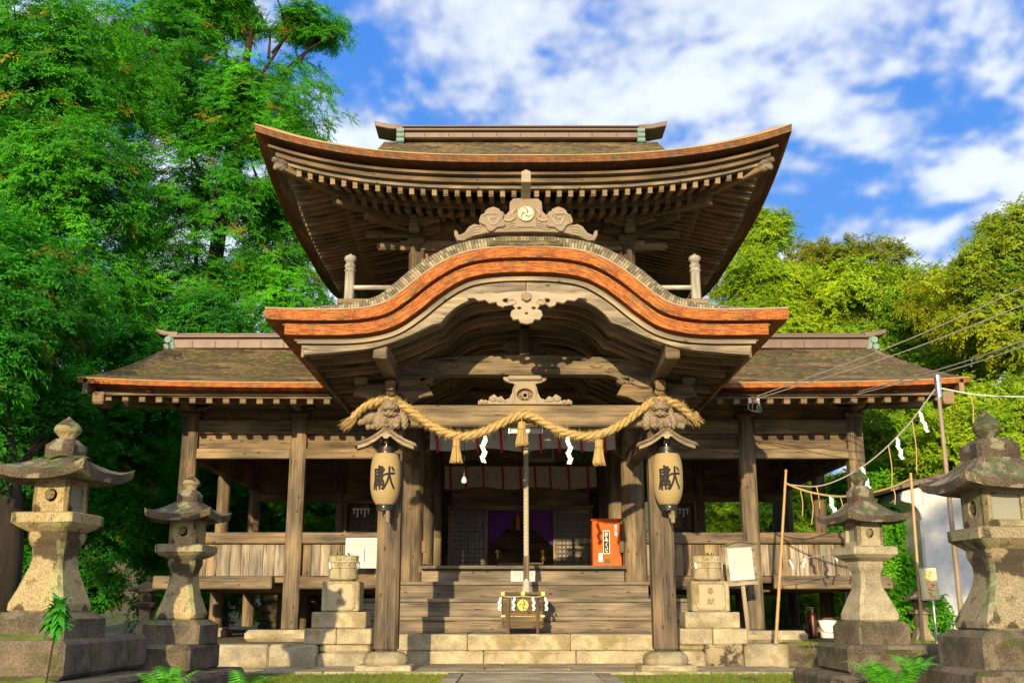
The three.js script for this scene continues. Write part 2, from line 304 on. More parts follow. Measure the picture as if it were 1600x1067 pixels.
function capsule(x, y, z, a, b, ra, rb) { const px = x - a[0], py = y - a[1], pz = z - a[2], bx_ = b[0] - a[0], by = b[1] - a[1], bz = b[2] - a[2]; const h = clamp((px * bx_ + py * by + pz * bz) / (bx_ * bx_ + by * by + bz * bz)); return Math.hypot(px - bx_ * h, py - by * h, pz - bz * h) - lerp(ra, rb, h); }
// canvas print
function canvasTex(w, h, draw) { const c = document.createElement('canvas'); c.width = w; c.height = h; draw(c.getContext('2d'), w, h); const t = new THREE.CanvasTexture(c); t.colorSpace = THREE.SRGBColorSpace; t.magFilter = THREE.LinearFilter; t.minFilter = THREE.LinearFilter; return t; }
function strokes(ctx, list, ox, oy, s, wd) { ctx.lineCap = 'round'; ctx.lineJoin = 'round'; ctx.lineWidth = wd; for (const p of list) { ctx.beginPath(); ctx.moveTo(ox + p[0] * s, oy + p[1] * s); for (let i = 2; i < p.length; i += 2) ctx.lineTo(ox + p[i] * s, oy + p[i + 1] * s); ctx.stroke(); } }
const DOG = [[56, 37, 97, 32], [74, 8, 73, 40, 66, 65, 52, 92], [75, 42, 84, 70, 98, 92], [86, 10, 94, 20]];
const K_KEN = [[28, 4, 28, 16], [28, 9, 44, 9], [8, 18, 51, 18, 47, 26], [10, 18, 10, 60, 3, 94], [16, 30, 41, 26], [28, 20, 28, 34, 44, 34], [14, 42, 49, 42], [20, 48, 43, 48, 43, 58, 20, 58, 20, 48], [15, 65, 15, 97], [15, 65, 49, 65, 49, 95, 43, 93], [25, 69, 30, 75], [39, 69, 34, 75], [22, 79, 42, 79], [32, 79, 32, 95], ...DOG];
const K_HO = [[20, 15, 80, 15], [25, 28, 75, 28], [12, 42, 88, 42], [50, 4, 48, 42], [45, 42, 12, 68], [55, 42, 90, 68], [30, 62, 70, 62], [28, 76, 72, 76], [50, 52, 50, 98]];
const K_KEN2 = [[12, 20, 50, 20], [30, 5, 30, 34], [8, 36, 52, 36], [8, 36, 8, 95], [52, 36, 52, 93], [20, 44, 25, 52], [40, 44, 35, 52], [16, 60, 44, 60], [16, 72, 44, 72], [30, 60, 30, 92], ...DOG];
const H_O = [[10, 30, 55, 26], [32, 8, 32, 80, 24, 90, 12, 78, 26, 60, 48, 50, 68, 51, 79, 64, 72, 82, 52, 90], [68, 18, 86, 34]];
const H_MI = [[25, 15, 58, 14, 46, 44, 26, 76, 12, 78, 9, 66, 22, 54, 48, 54, 94, 76], [77, 38, 72, 66, 50, 94]];
const H_KU = [[68, 8, 44, 34, 30, 48, 46, 64, 72, 93]];
const H_JI = [[30, 8, 28, 68, 36, 86, 54, 88, 80, 66], [60, 14, 67, 27], [76, 10, 83, 22]];

// ---------------------------------------------------------------- ground
{
  const g = new THREE.PlaneGeometry(360, 360, 180, 180); g.rotateX(-Math.PI / 2);
  const p = g.attributes.position, a = g.attributes.uv;
  for (let i = 0; i < p.count; i++) {
    const x = p.getX(i), z = p.getZ(i);
    let y = -0.012 + 9 * sst(-15, -60, z) + 3.5 * sst(12, 40, Math.abs(x)) + (n3(x * 0.15, z * 0.15, 0.5, 3) - 0.5) * 1.2 * sst(11, 20, Math.max(Math.abs(x), -z));
    p.setY(i, y); a.setXY(i, x / 5, z / 5);
  }
  g.computeVertexNormals(); struct('ground', g, M.earth);
  const f = new THREE.PlaneGeometry(26, 40); f.rotateX(-Math.PI / 2); uvScale(f, 26, 40); struct('bounce_forecourt', f, M.bounceSand, 0, -0.004, 27.2);  // unseen pale sheet added to bounce sunlight up under the eaves
}

// ---------------------------------------------------------------- the shrine hall
const hall = thing('shrine_hall', 'weathered timber shrine hall with curved porch gable and two tiers of roofs', 'shrine', 0, 0, 0);

// ---- curve tools for the undulating gable
function catmull2(pts, n) { const c = new THREE.CatmullRomCurve3(pts.map((p) => V3(p[0], p[1], 0)), false, 'centripetal'); return c.getSpacedPoints(n).map((p) => [p.x, p.y]); }
const halfTop = [[0, 6.06], [0.39, 6.05], [0.79, 6.0], [1.05, 5.92], [1.31, 5.78], [1.57, 5.59], [1.83, 5.37], [2.08, 5.20], [2.34, 5.13], [2.6, 5.105], [3.0, 5.10], [3.39, 5.105], [3.79, 5.12]];
const halfLow = [[0, 5.37], [0.48, 5.34], [0.79, 5.29], [1.02, 5.18], [1.16, 5.06], [1.27, 4.93], [1.33, 4.925], [1.7, 4.75], [2.21, 4.57], [2.74, 4.50], [3.24, 4.46]];
const nearer = (h) => h.map(([x, y]) => [x * 0.949, 0.9 + (y - 0.9) * 0.949]);
const mirror = (h) => [...h.slice(1).reverse().map(([x, y]) => [-x, y]), ...h];
const topCurve = catmull2(mirror(nearer(halfTop)), 140), lowCurve = catmull2(mirror(nearer(halfLow)), 120);
function sweepX(curve, clip, section, su, sv, taper = false) {   // closed section of [normal offset, z] carried along the curve, between x = -clip and clip
  const c = curve.filter((p) => Math.abs(p[0]) <= clip), n = c.length, P = [], U = [], I = [];
  const len = [0]; for (let i = 1; i < n; i++) len.push(len[i - 1] + Math.hypot(c[i][0] - c[i - 1][0], c[i][1] - c[i - 1][1]));
  const m = section.length, at = (i, k) => { const tp = taper && section[k][0] > 0 ? 1 - 0.9 * sst(1.5, 3.7, Math.abs(c[i][0])) : 1; const a = c[Math.max(0, i - 1)], b = c[Math.min(n - 1, i + 1)], l = Math.hypot(b[0] - a[0], b[1] - a[1]); return [c[i][0] - (b[1] - a[1]) / l * section[k][0] * tp, c[i][1] + (b[0] - a[0]) / l * section[k][0] * tp, section[k][1]]; };
  let v = 0; const ou = R() * 5, ov = R() * 5;
  for (let k = 0; k < m; k++) {
    const k2 = (k + 1) % m, w = Math.hypot(section[k][0] - section[k2][0], section[k][1] - section[k2][1]), b0 = P.length / 3;
    for (let i = 0; i < n; i++) { P.push(...at(i, k), ...at(i, k2)); U.push(len[i] * su + ou, v * sv + ov, len[i] * su + ou, (v + w) * sv + ov); }
    for (let i = 0; i < n - 1; i++) { const a = b0 + i * 2; I.push(a, a + 1, a + 2, a + 2, a + 1, a + 3); }
    v += w;
  }
  for (const i of [0, n - 1]) { const b0 = P.length / 3; for (let k = 0; k < m; k++) { const q = at(i, k); P.push(...q); U.push(q[2] * su + ou, section[k][0] * sv + ov); } for (let k = 1; k < m - 1; k++) i ? I.push(b0, b0 + k, b0 + k + 1) : I.push(b0, b0 + k + 1, b0 + k); }
  const g = new THREE.BufferGeometry(); g.setAttribute('position', new THREE.Float32BufferAttribute(P, 3)); g.setAttribute('uv', new THREE.Float32BufferAttribute(U, 2)); g.setIndex(I);
  g.computeVertexNormals(); return g;
}
// ---- porch roof
const ZF = 2.05;
const porchRoof = part('porch_roof', sweepX(topCurve, 4, [[0.004, ZF], [0.09, ZF - 0.035], [0.17, ZF - 0.11], [0.225, ZF - 0.24], [0.255, ZF - 0.5], [0.27, 0.1], [0.27, -3.9], [0.004, -3.9]], 1, 1, true), M.rim, hall);
part('pale_edge_strip', sweepX(topCurve, 4, [[0.003, ZF + 0.012], [-0.016, ZF + 0.010], [-0.016, 1.7], [0.003, 1.7]], 1, 1), M.carvePale, porchRoof);  // thin pale strip run along the roof edge
part('bark_edge', sweepX(topCurve, 3.79, [[-0.017, ZF], [-0.155, ZF - 0.03], [-0.155, -3.88], [-0.017, -3.88]], 1, 2), M.bark, porchRoof);
part('shadow_gap_board', sweepX(topCurve, 3.42, [[-0.156, 1.88], [-0.197, 1.88], [-0.197, -3.87], [-0.156, -3.87]], 0.5, 2), M.soffit, porchRoof);
part('bark_edge', sweepX(topCurve, 3.36, [[-0.198, 1.98], [-0.345, 1.95], [-0.345, -3.86], [-0.198, -3.86]], 1, 2), M.bark, porchRoof);
part('fascia_strip', sweepX(topCurve, 3.23, [[-0.346, 1.80], [-0.40, 1.80], [-0.40, 1.3], [-0.346, 1.3]], 0.5, 2), M.soffit, porchRoof);
part('fascia_strip', sweepX(topCurve, 3.19, [[-0.401, 1.90], [-0.455, 1.89], [-0.455, 1.3], [-0.401, 1.3]], 0.5, 2), M.barge, porchRoof);
{   // bargeboards: two halves that meet at the centre
  const offs = topCurve.map((p, i) => { const a = topCurve[Math.max(0, i - 1)], b = topCurve[Math.min(140, i + 1)], l = Math.hypot(b[0] - a[0], b[1] - a[1]); return [p[0] + (b[1] - a[1]) / l * 0.475, p[1] - (b[0] - a[0]) / l * 0.475]; });
  for (const s of [-1, 1]) {
    const up = offs.filter((p) => p[0] * s > 0.004 && Math.abs(p[0]) < 3.13), lo = lowCurve.filter((p) => p[0] * s > 0.004);
    const o = s > 0 ? [...up, ...lo.slice().reverse()] : [...up.slice().reverse(), ...lo];
    part('bargeboard', ext([[s * 0.004, s > 0 ? up[0][1] : up[up.length - 1][1]], ...o, [s * 0.004, 5.14]], 0.13, 0.012, 2), M.barge, porchRoof, 0, 0, 1.87);
  }
}
part('ceiling_board', sweepX(lowCurve, 4, [[0.25, 1.74], [0.232, 1.74], [0.232, -3.9], [0.25, -3.9]], 0.5, 2), M.soffit, porchRoof);
for (let k = 0; k < 14; k++) { const z = 1.56 - k * 0.40; part('curved_rafter', sweepX(lowCurve, 3.06, [[0.230, z + 0.04], [0.005, z + 0.04], [0.005, z - 0.04], [0.230, z - 0.04]], 0.5, 2), M.raft, porchRoof); }
for (const s of [-1, 1]) part('side_board', bx(0.05, 0.30, 5.6, 0.01), M.raft, porchRoof, s * 3.11, 4.42, -1.05);
// pendant under the gable peak
{
  const half = [[0, -0.40], [0.09, -0.38], [0.12, -0.33], [0.19, -0.34], [0.235, -0.27], [0.22, -0.20], [0.16, -0.17], [0.20, -0.12], [0.28, -0.10], [0.34, -0.15], [0.42, -0.12], [0.44, -0.07], [0.54, -0.09], [0.60, -0.04], [0.70, -0.055], [0.76, -0.01], [0.86, -0.015], [0.87, 0.035], [0.78, 0.05], [0.5, 0.055], [0.25, 0.09], [0, 0.10]];
  const o = [...half, ...half.slice(1, -1).reverse().map(([x, y]) => [-x, y])];
  const hole = (cx, cy, r) => { const h = new THREE.Path(); h.absellipse(cx, cy, r, r * 0.62, 0, Math.PI * 2, true); return h; };
  const pd = part('gable_pendant', ext(o, 0.09, 0.014, 2, [hole(0.30, -0.045, 0.045), hole(-0.30, -0.045, 0.045), hole(0.105, -0.16, 0.03), hole(-0.105, -0.16, 0.03), hole(0, -0.24, 0.022)]), M.carvePale, porchRoof, 0, 5.06, 2.01); pd.scale.setScalar(0.95);
  const hx = new THREE.CylinderGeometry(0.07, 0.085, 0.07, 6); hx.rotateX(Math.PI / 2); part('boss', hx, M.carve, pd, 0, 0.0, 0.03);
  for (const s of [-1, 1]) { const sp = []; for (let i = 0; i <= 20; i++) { const a = i / 20 * 5.2, r = 0.075 - 0.0026 * i; sp.push(V3(s * (0.2 + Math.cos(a) * r), -0.08 + Math.sin(a) * r * 0.8, 0.004)); } part('scroll', tube(sp, 0.012, 40, 6), M.carvePale, pd); }
}
// ridge-end ornament on the porch roof
{
  const orn = part('ridge_ornament', ext((() => {
    const h = [[0, 0.63], [0.19, 0.62], [0.245, 0.56], [0.25, 0.42], [0.30, 0.36], [0.36, 0.37], [0.40, 0.45], [0.49, 0.49], [0.58, 0.46], [0.62, 0.38], [0.68, 0.36], [0.71, 0.28], [0.70, 0.19], [0.78, 0.21], [0.86, 0.17], [0.93, 0.07], [1.01, 0.03], [1.04, 0.10], [1.085, 0.11], [1.085, 0.03], [1.03, -0.06], [0.93, -0.06], [0.80, 0.0], [0.60, 0.06], [0.42, 0.075], [0, 0.08]];
    return [...h, ...h.slice(1, -1).reverse().map(([x, y]) => [-x, y])].reverse();
  })(), 0.16, 0.02, 2), M.carve, porchRoof, 0, 6.055, 1.71); orn.scale.setScalar(0.95);
  for (const s of [-1, 1]) {
    for (let k = 0; k < 4; k++) part('wave_line', tube([[s * (0.66 + k * 0.02), 0.16 - k * 0.04, 0.004], [s * 0.78, 0.16 - k * 0.045, 0.006], [s * 0.88, 0.08 - k * 0.03, 0.006], [s * (1.0 - k * 0.03), 0.0 - k * 0.012, 0.004]], 0.010, 24, 5), M.carvePale, orn);
    for (let k = 0; k < 3; k++) part('wave_line', tube([[s * 0.12, 0.13 + k * 0.035, 0.006], [s * 0.2, 0.145 + k * 0.035, 0.008], [s * 0.28, 0.12 + k * 0.035, 0.006], [s * 0.36, 0.13 + k * 0.03, 0.005]], 0.009, 20, 5), M.carvePale, orn);
    part('leaf_scroll', tube([[s * 0.16, 0.44, 0.006], [s * 0.21, 0.36, 0.012], [s * 0.18, 0.30, 0.012], [s * 0.25, 0.25, 0.01], [s * 0.33, 0.27, 0.006]], 0.022, 24, 6), M.carvePale, orn);
  }
  for (const s of [-1, 1]) {
    const o = []; for (let i = 0; i < 40; i++) { const a = i / 40 * Math.PI * 2, r = 0.185 * (1 + 0.16 * Math.cos(a * 5 + (s > 0 ? 0.6 : 2.5))); o.push([Math.cos(a) * r, Math.sin(a) * r * 0.88]); }
    const pl = part('cloud_plate', ext(o, 0.07, 0.02, 2), M.carve, orn, s * 0.50, 0.255, 0.05);
    for (const [r0, t0] of [[0.145, 0.4], [0.085, 2.2]]) { const q = []; for (let i = 0; i <= 26; i++) { const a = t0 + i / 26 * 6.6, r = r0 * (1 - 0.024 * i) * (1 + 0.12 * Math.sin(a * 3)); q.push(V3(s * Math.cos(a) * r, Math.sin(a) * r * 0.85, 0.004)); } part('cloud_scroll', tube(q, 0.015, 48, 6), M.carvePale, pl); }
  }
  part('crest_plate', ext([[-0.17, -0.2], [0.17, -0.2], [0.14, 0.12], [0.09, 0.17], [-0.09, 0.17], [-0.14, 0.12]], 0.05, 0.012), M.carve, orn, 0, 0.34, 0.022);
  const disc = new THREE.CylinderGeometry(0.115, 0.12, 0.05, 32); disc.rotateX(Math.PI / 2); const em = part('crest_disc', disc, M.emblem, orn, 0, 0.345, 0.045);
  for (let k = 0; k < 3; k++) { const a0 = k * 2.094 + 0.5, q = []; for (let i = 0; i <= 10; i++) { const a = a0 + i / 10 * 1.5, r = 0.02 + 0.085 * i / 10; q.push(V3(Math.cos(a) * r, Math.sin(a) * r, 0.026)); } part('comma_groove', taperTube(q, 0.016, 0.007, 14, 6), M.carve, em); }
  // the square cylinder above it that points out towards the front
  const tp = ext([[-0.07, -0.16], [0.07, -0.16], [0.07, 0.03], [0, 0.07], [-0.07, 0.03]], 0.62, 0.008); part('ridge_finial', tp, M.carvePale, orn, 0, 0.86, 0.40, -0.22);
  part('ridge_cap', bx(1.4, 0.22, 5.1, 0.06), M.shingle, porchRoof, 0, 5.96, -1.05);
  for (let k = 0; k < 4; k++) part('ridge_course', bx(1.02 - k * 0.07, 0.045, 0.34, 0.012), M.shingle, porchRoof, 0, 5.815 + k * 0.05, ZF - 0.14 - k * 0.05);
}
// ---- porch posts, beams and carvings
for (const s of [-1, 1]) {
  const pl = new THREE.LatheGeometry([[0, 0], [0.25, 0], [0.31, 0.03], [0.335, 0.10], [0.31, 0.17], [0.24, 0.215], [0.2, 0.22], [0, 0.22]].map((p) => new THREE.Vector2(...p)), 28); uvScale(pl, 2, 0.6);
  const pst = part('porch_post', bx(0.34, 3.62, 0.34, 0.045), M.porchPost, hall, s * 2.03, 2.10, 0);
  part('plinth', pl, M.graniteB, pst, 0, -2.03, 0);
  part('plinth_slab', bx(0.80, 0.15, 0.80, 0.02, false), M.granite, pst, 0, -2.065, 0);
  // brackets over the post
  const br = part('bracket', bx(0.40, 0.16, 0.40, 0.05), M.beam, hall, s * 2.03, 3.99, 0);
  part('bracket_arm', ext([[-0.62, 0.02], [-0.52, 0.20], [0.52, 0.20], [0.62, 0.02], [0.45, -0.01], [0.30, -0.09], [-0.30, -0.09], [-0.45, -0.01]], 0.16, 0.012), M.beam, br, 0, 0.06, 0.08);
  for (const d of [-0.5, 0, 0.5]) part('bearing_block', bx(0.22, 0.13, 0.24, 0.03), M.beam, br, d, 0.315, 0);
  part('bracket_arm', bx(0.15, 0.16, 1.0, 0.03), M.beam, br, 0, 0.15, 0.05);
  part('porch_purlin', bx(0.20, 0.25, 5.7, 0.02), M.beam, hall, s * 2.03, 4.37, -1.05);
  part('purlin_shoe', bx(0.15, 0.26, 0.3, 0.04), M.beam, hall, s * 2.03, 4.13, 0.30);
  part('side_tie_beam', bx(0.20, 0.30, 3.8, 0.02), M.beam, hall, s * 2.05, 3.62, -2.0);
}
part('porch_tie_beam', bx(3.76, 0.33, 0.24, 0.025), M.beam, hall, 0, 3.745, 0);
{
  const u = [], l = []; for (let i = 0; i <= 40; i++) { const x = -1.95 + i * 0.0975, t = Math.abs(x) / 1.95; u.push([x, 4.70 - 0.10 * t * t]); l.push([x, 4.385 - 0.20 * sst(0.62, 0.95, t)]); }
  const rb = part('rainbow_beam', ext([...u.reverse(), ...l], 0.24, 0.02, 2), M.beam, hall, 0, 0, 0.12);
  for (const s of [-1, 1]) for (const [cx, cy, r0] of [[1.45, 4.50, 0.10], [1.12, 4.54, 0.08], [1.32, 4.46, 0.06]]) { const q = []; for (let i = 0; i <= 20; i++) { const a = i / 20 * 5 + cx * 3, r = r0 * (1 - 0.03 * i); q.push(V3(s * (cx + Math.cos(a) * r * 1.5), cy + Math.sin(a) * r * 0.75, 0.001)); } part('scroll', tube(q, 0.011, 36, 5), M.beam, rb); }
  // strut between the two beams
  const h = [[0.12, 0.0], [0.13, 0.15], [0.16, 0.24], [0.14, 0.30], [0.18, 0.33], [0.30, 0.36], [0.34, 0.40], [0.33, 0.43], [0, 0.43]].map(([x, y]) => [x, y]);
  const foot = [[0.36, 0], [0.72, 0], [0.72, 0.05], [0.66, 0.085], [0.62, 0.05], [0.56, 0.06], [0.54, 0.12], [0.47, 0.16], [0.42, 0.11], [0.36, 0.13], [0.31, 0.07], [0.24, 0.10], [0.20, 0.18]];
  const o = [...[...foot, [0.19, 0.24], ...h.slice(3)], ...[...foot, [0.19, 0.24], ...h.slice(3, -1)].reverse().map(([x, y]) => [-x, y])];
  const hole = new THREE.Path(); hole.absellipse(0, 0.15, 0.125, 0.095, 0, Math.PI * 2, true);
  const st = part('frog_leg_strut', ext(o, 0.13, 0.014, 2, [hole]), M.carvePale, hall, 0, 3.912, 0.16);
  part('strut_panel', bx(0.34, 0.26, 0.03, 0.005), M.inner, st, 0, 0.15, -0.10);
  for (let k = 0; k < 4; k++) part('crest_petal', ext([[-0.085, 0], [0, 0.028], [0.085, 0], [0, -0.028]], 0.02, 0.004), M.carvePale, st, 0, 0.15, -0.05, 0, 0, k * Math.PI / 4);
  for (const q of [-1, 1]) { for (const [x, y, r] of [[0.50, 0.075, 0.05], [0.60, 0.04, 0.035], [0.40, 0.065, 0.042], [0.67, 0.03, 0.028], [0.32, 0.05, 0.03]]) part('leaf_boss', moved(new THREE.SphereGeometry(r, 12, 8), 0, 0, 0, 0, 0, 0.4 * q, V3(1.2, 0.8, 0.7)), M.carvePale, st, q * x, y, 0.0); part('strut_moulding', tube([[q * 0.19, 0.02, 0.004], [q * 0.16, 0.12, 0.006], [q * 0.175, 0.24, 0.006], [q * 0.15, 0.31, 0.004], [q * 0.26, 0.35, 0.004]], 0.012, 20, 6), M.carvePale, st); }
  part('strut_cap', bx(0.52, 0.07, 0.26, 0.02), M.carvePale, st, 0, 0.405, -0.06);
  // hanging carving behind the pendant, and the short king post
  const oc = []; for (let i = 0; i < 40; i++) { const a = i / 40 * Math.PI * 2; oc.push([Math.cos(a) * (0.36 + 0.09 * Math.sin(a * 8)), -0.12 * Math.cos(a) ** 2 + Math.sin(a) * (0.12 + 0.04 * Math.sin(a * 6))]); }
  const kp = part('king_post', bx(0.20, 0.62, 0.20, 0.03), M.eaveBrown, hall, 0, 4.95, -0.1); part('wing_carving', ext(oc, 0.08, 0.02, 2), M.eaveBrown, kp, 0, -0.05, -0.02);
}
// lion heads on the post tops and the trunk-like beam ends
{
  const f = (x, y, z) => {
    let d = ell(x, y, z, 0, 0.10, 0.0, 0.135, 0.115, 0.13);
    d = smin(d, ell(x, y, z, 0, 0.055, 0.11, 0.105, 0.05, 0.085), 0.03);          // upper jaw
    d = smin(d, ell(x, y, z, 0, 0.10, 0.15, 0.04, 0.032, 0.035), 0.015);          // nose
    d = smin(d, ell(x, y, z, 0, -0.035, 0.09, 0.09, 0.035, 0.075), 0.012);        // lower jaw
    for (const s of [-1, 1]) {
      d = smin(d, ell(x, y, z, s * 0.062, 0.145, 0.115, 0.04, 0.026, 0.03), 0.012);
      d = smin(d, sph(x, y, z, s * 0.135, 0.15, -0.01, 0.045), 0.02);
      for (let k = 0; k < 4; k++) d = smin(d, sph(x, y, z, s * (0.135 + 0.01 * k), 0.09 - k * 0.055, -0.02, 0.04), 0.012);
      d = smin(d, capsule(x, y, z, [s * 0.09, -0.06, 0], [s * 0.085, -0.17, 0.09], 0.06, 0.05), 0.02);
      d = smin(d, ell(x, y, z, s * 0.085, -0.19, 0.12, 0.055, 0.045, 0.065), 0.015);
      d = smin(d, ell(x, y, z, s * 0.17, -0.12, -0.04, 0.06, 0.10, 0.08), 0.03);
    }
    d = smin(d, ell(x, y, z, 0, -0.10, -0.06, 0.16, 0.14, 0.12), 0.03);
    d = Math.max(d, -capsule(x, y, z, [-0.08, 0.005, 0.16], [0.08, 0.005, 0.16], 0.022, 0.022));
    return d + 0.006 * Math.sin(x * 90) * Math.sin(y * 80 + z * 60);
  };
  const lion = blobGeo(f, 0.3, 58);
  const fn = (x, y, z) => {
    let d = capsule(x, y, z, [-0.22, 0.02, 0], [0.02, 0.02, 0], 0.10, 0.12);
    d = smin(d, capsule(x, y, z, [0.0, 0.0, 0], [0.16, -0.06, 0], 0.09, 0.06), 0.04);
    d = smin(d, capsule(x, y, z, [0.16, -0.06, 0], [0.25, -0.02, 0], 0.055, 0.042), 0.02);
    d = smin(d, capsule(x, y, z, [0.25, -0.02, 0], [0.27, 0.05, 0], 0.042, 0.05), 0.015);
    for (let k = 0; k < 3; k++) d = smin(d, sph(x, y, z, -0.1 + k * 0.07, -0.12 - 0.01 * k, 0.03, 0.05), 0.015);
    return smin(d, ell(x, y, z, 0.02, 0.10, 0.03, 0.07, 0.05, 0.1), 0.02) + 0.005 * Math.sin(x * 80 + y * 30);
  };
  const nose = blobGeo(fn, 0.34, 48);
  for (const s of [-1, 1]) {
    part('lion_head_carving', lion, M.carve, hall, s * 2.03, 3.76, 0.27).scale.setScalar(1.15);
    part('beam_nose_carving', nose, M.carve, hall, s * 2.36, 3.73, 0.02, 0, s > 0 ? 0 : Math.PI, 0);
  }
}
// ---- main hall: round columns, floor, steps
for (const s of [-1, 1]) {
  part('round_column', cyl(0.215, 0.22, 4.6, 32), M.post, hall, s * 2.08, 2.66, -4.0);
  const ic = part('round_column', cyl(0.205, 0.21, 4.2, 28), M.post, hall, s * 2.05, 3.0, -9.0); part('column_collar', cyl(0.225, 0.225, 0.75, 28), M.post, ic, 0, -0.9, 0);
  part('column_tie', bx(0.08, 0.22, 0.1, 0.01), M.beam, hall, s * 1.83, 2.0, -3.87);
  part('round_column', cyl(0.2, 0.2, 4.4, 24), M.post, hall, s * 2.05, 2.7, -6.6);
}
part('hall_floor', bx(4.0, 0.12, 5.7, 0.01), M.step, hall, 0, 1.59, -6.70);
part('floor_riser', bx(3.72, 0.225, 0.07, 0.01), M.step, hall, 0, 1.475, -3.83);
part('floor_edge', bx(3.74, 0.06, 0.24, 0.008), M.step, hall, 0, 1.62, -3.74);
{
  const tops = [1.36, 1.06, 0.755], fz = [-3.42, -3.08, -2.74], hw = [2.28, 2.95, 2.95];
  tops.forEach((y, i) => {
    part('stair_tread', bx(hw[i] * 2, 0.065, 0.46, 0.012), M.step, hall, 0, y - 0.0325, fz[i] - 0.21);
    const prev = i < 2 ? tops[i + 1] : 0.485; part('stair_riser', bx(hw[i] * 2 - 0.06, y - 0.067 - prev, 0.05, 0.006), M.step, hall, 0, (y - 0.067 + prev) / 2, fz[i] - 0.055);
  });
}
// interior of the hall
part('ceiling', bx(8.6, 0.06, 5.6, 0.005), M.inner, hall, 0, 4.92, -6.8);
part('front_wall_panel', bx(6.8, 1.9, 0.06, 0.005), M.inner, hall, 0, 5.22, -4.1);
part('head_beam', bx(3.75, 0.26, 0.22, 0.015), M.beam, hall, 0, 4.18, -4.1);
part('inner_beam', bx(3.7, 0.46, 0.2, 0.015), M.beam, hall, 0, 4.49, -9.05);
part('inner_beam', bx(3.7, 0.10, 0.24, 0.015), M.beam, hall, 0, 4.20, -9.03);
part('inner_wall_panel', bx(3.7, 0.56, 0.05, 0.005), M.inner, hall, 0, 3.93, -9.33);
part('inner_wall_panel', bx(4.2, 0.9, 0.06, 0.005), M.inner, hall, 0, 5.1, -9.12);
part('back_wall', bx(4.2, 3.4, 0.08, 0.005), M.inner, hall, 0, 3.3, -12.2);
for (const s of [-1, 1]) {
  part('brace', bx(0.14, 0.6, 0.12, 0.015), M.beam, hall, s * 1.70, 3.92, -4.1, 0, 0, s * 0.85);
  part('transom_panel', bx(1.42, 0.40, 0.05, 0.008), M.inner, hall, s * 0.92, 3.46, -9.30);
  part('transom_frame', bx(1.62, 0.09, 0.12, 0.01), M.beam, hall, s * 0.92, 3.215, -9.27);
  part('side_wall', bx(0.08, 3.2, 3.2, 0.01), M.inner, hall, s * 2.14, 3.3, -10.7);
  // sliding lattice door
  const dr = part('lattice_door', bx(0.07, 1.72, 0.06, 0.006), M.beam, hall, s * 0.81, 2.31, -9.34);
  part('door_stile', bx(0.07, 1.72, 0.06, 0.006), M.beam, dr, s * 0.87, 0, 0);
  for (const y of [0.82, -0.46, -0.82]) part('door_rail', bx(0.80, 0.08, 0.055, 0.006), M.beam, dr, s * 0.435, y, 0);
  part('door_panel', bx(0.80, 0.3, 0.02, 0.003), M.beam, dr, s * 0.435, -0.64, 0);
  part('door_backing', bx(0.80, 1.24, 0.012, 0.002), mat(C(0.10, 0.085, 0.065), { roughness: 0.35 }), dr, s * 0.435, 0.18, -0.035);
  for (let k = 0; k < 9; k++) part('lattice_bar', bxc('lbv', 0.022, 1.22, 0.03, 0.003), M.beam, dr, s * (0.075 + k * 0.09), 0.18, 0.004);
  for (let k = 0; k < 12; k++) part('lattice_bar', bxc('lbh', 0.80, 0.022, 0.03, 0.003), M.beam, dr, s * 0.435, -0.36 + k * 0.1, 0.012);
}
part('lintel', bx(1.6, 0.1, 0.14, 0.01), M.beam, hall, 0, 3.20, -9.3);

// ---- upper storey
const UW = 4.78, UZ0 = -1.28, UZC = -6.6, UZH = UZC * -1 + UZ0 + 0, UY = 8.66;   // half width, front eave z, centre z, half depth, eave height
const UH = UZ0 - UZC;   // half depth of the eave rectangle
const lift = (u) => 0.60 * Math.pow(Math.abs(u), 3);
const liftS = (u, s) => lift(u) * Math.pow(clamp(1 - s / 2.9), 1.4);
const roofH = (s) => 2.72 * (0.72 * (s / UH) + 0.28 * (s / UH) ** 2);
function ring(oi, ii, yo0, yo1, yi0, yi1, su = 0.5, sv = 2) {   // mitred band round the eave: outer inset, inner inset, outer top/bottom, inner top/bottom
  const P = [], U = [], I = [], N = 36;
  const sides = [[1, 0], [0, 1], [-1, 0], [0, -1]];
  sides.forEach(([ax, az]) => {
    const pt = (u, ins, y) => { const hw = UW - ins, hd = UH - ins; return ax ? [u * hw * ax, UY + y + liftS(u, ins), UZC + hd * ax] : [az * hw, UY + y + liftS(u, ins), UZC - u * hd * az]; };
    const corners = (u) => [pt(u, oi, yo0), pt(u, oi, yo1), pt(u, ii, yi1), pt(u, ii, yi0)];
    const half = ax ? UW : UH;
    for (let k = 0; k < 4; k++) {
      const b0 = P.length / 3; const w = [yo0 - yo1, ii - oi, yi0 - yi1, ii - oi][k];
      for (let i = 0; i <= N; i++) { const u = -1 + 2 * i / N, c = corners(u); P.push(...c[k], ...c[(k + 1) % 4]); U.push(u * half * su, 0, u * half * su, Math.max(0.02, Math.abs(w)) * sv); }
      for (let i = 0; i < N; i++) { const a = b0 + i * 2; I.push(a, a + 1, a + 2, a + 2, a + 1, a + 3); }
    }
  });
  const g = new THREE.BufferGeometry(); g.setAttribute('position', new THREE.Float32BufferAttribute(P, 3)); g.setAttribute('uv', new THREE.Float32BufferAttribute(U, 2)); g.setIndex(I); g.computeVertexNormals(); return g;
}
const GX = 3.05, GS = UW - GX;   // gable half length, and how far the hips climb
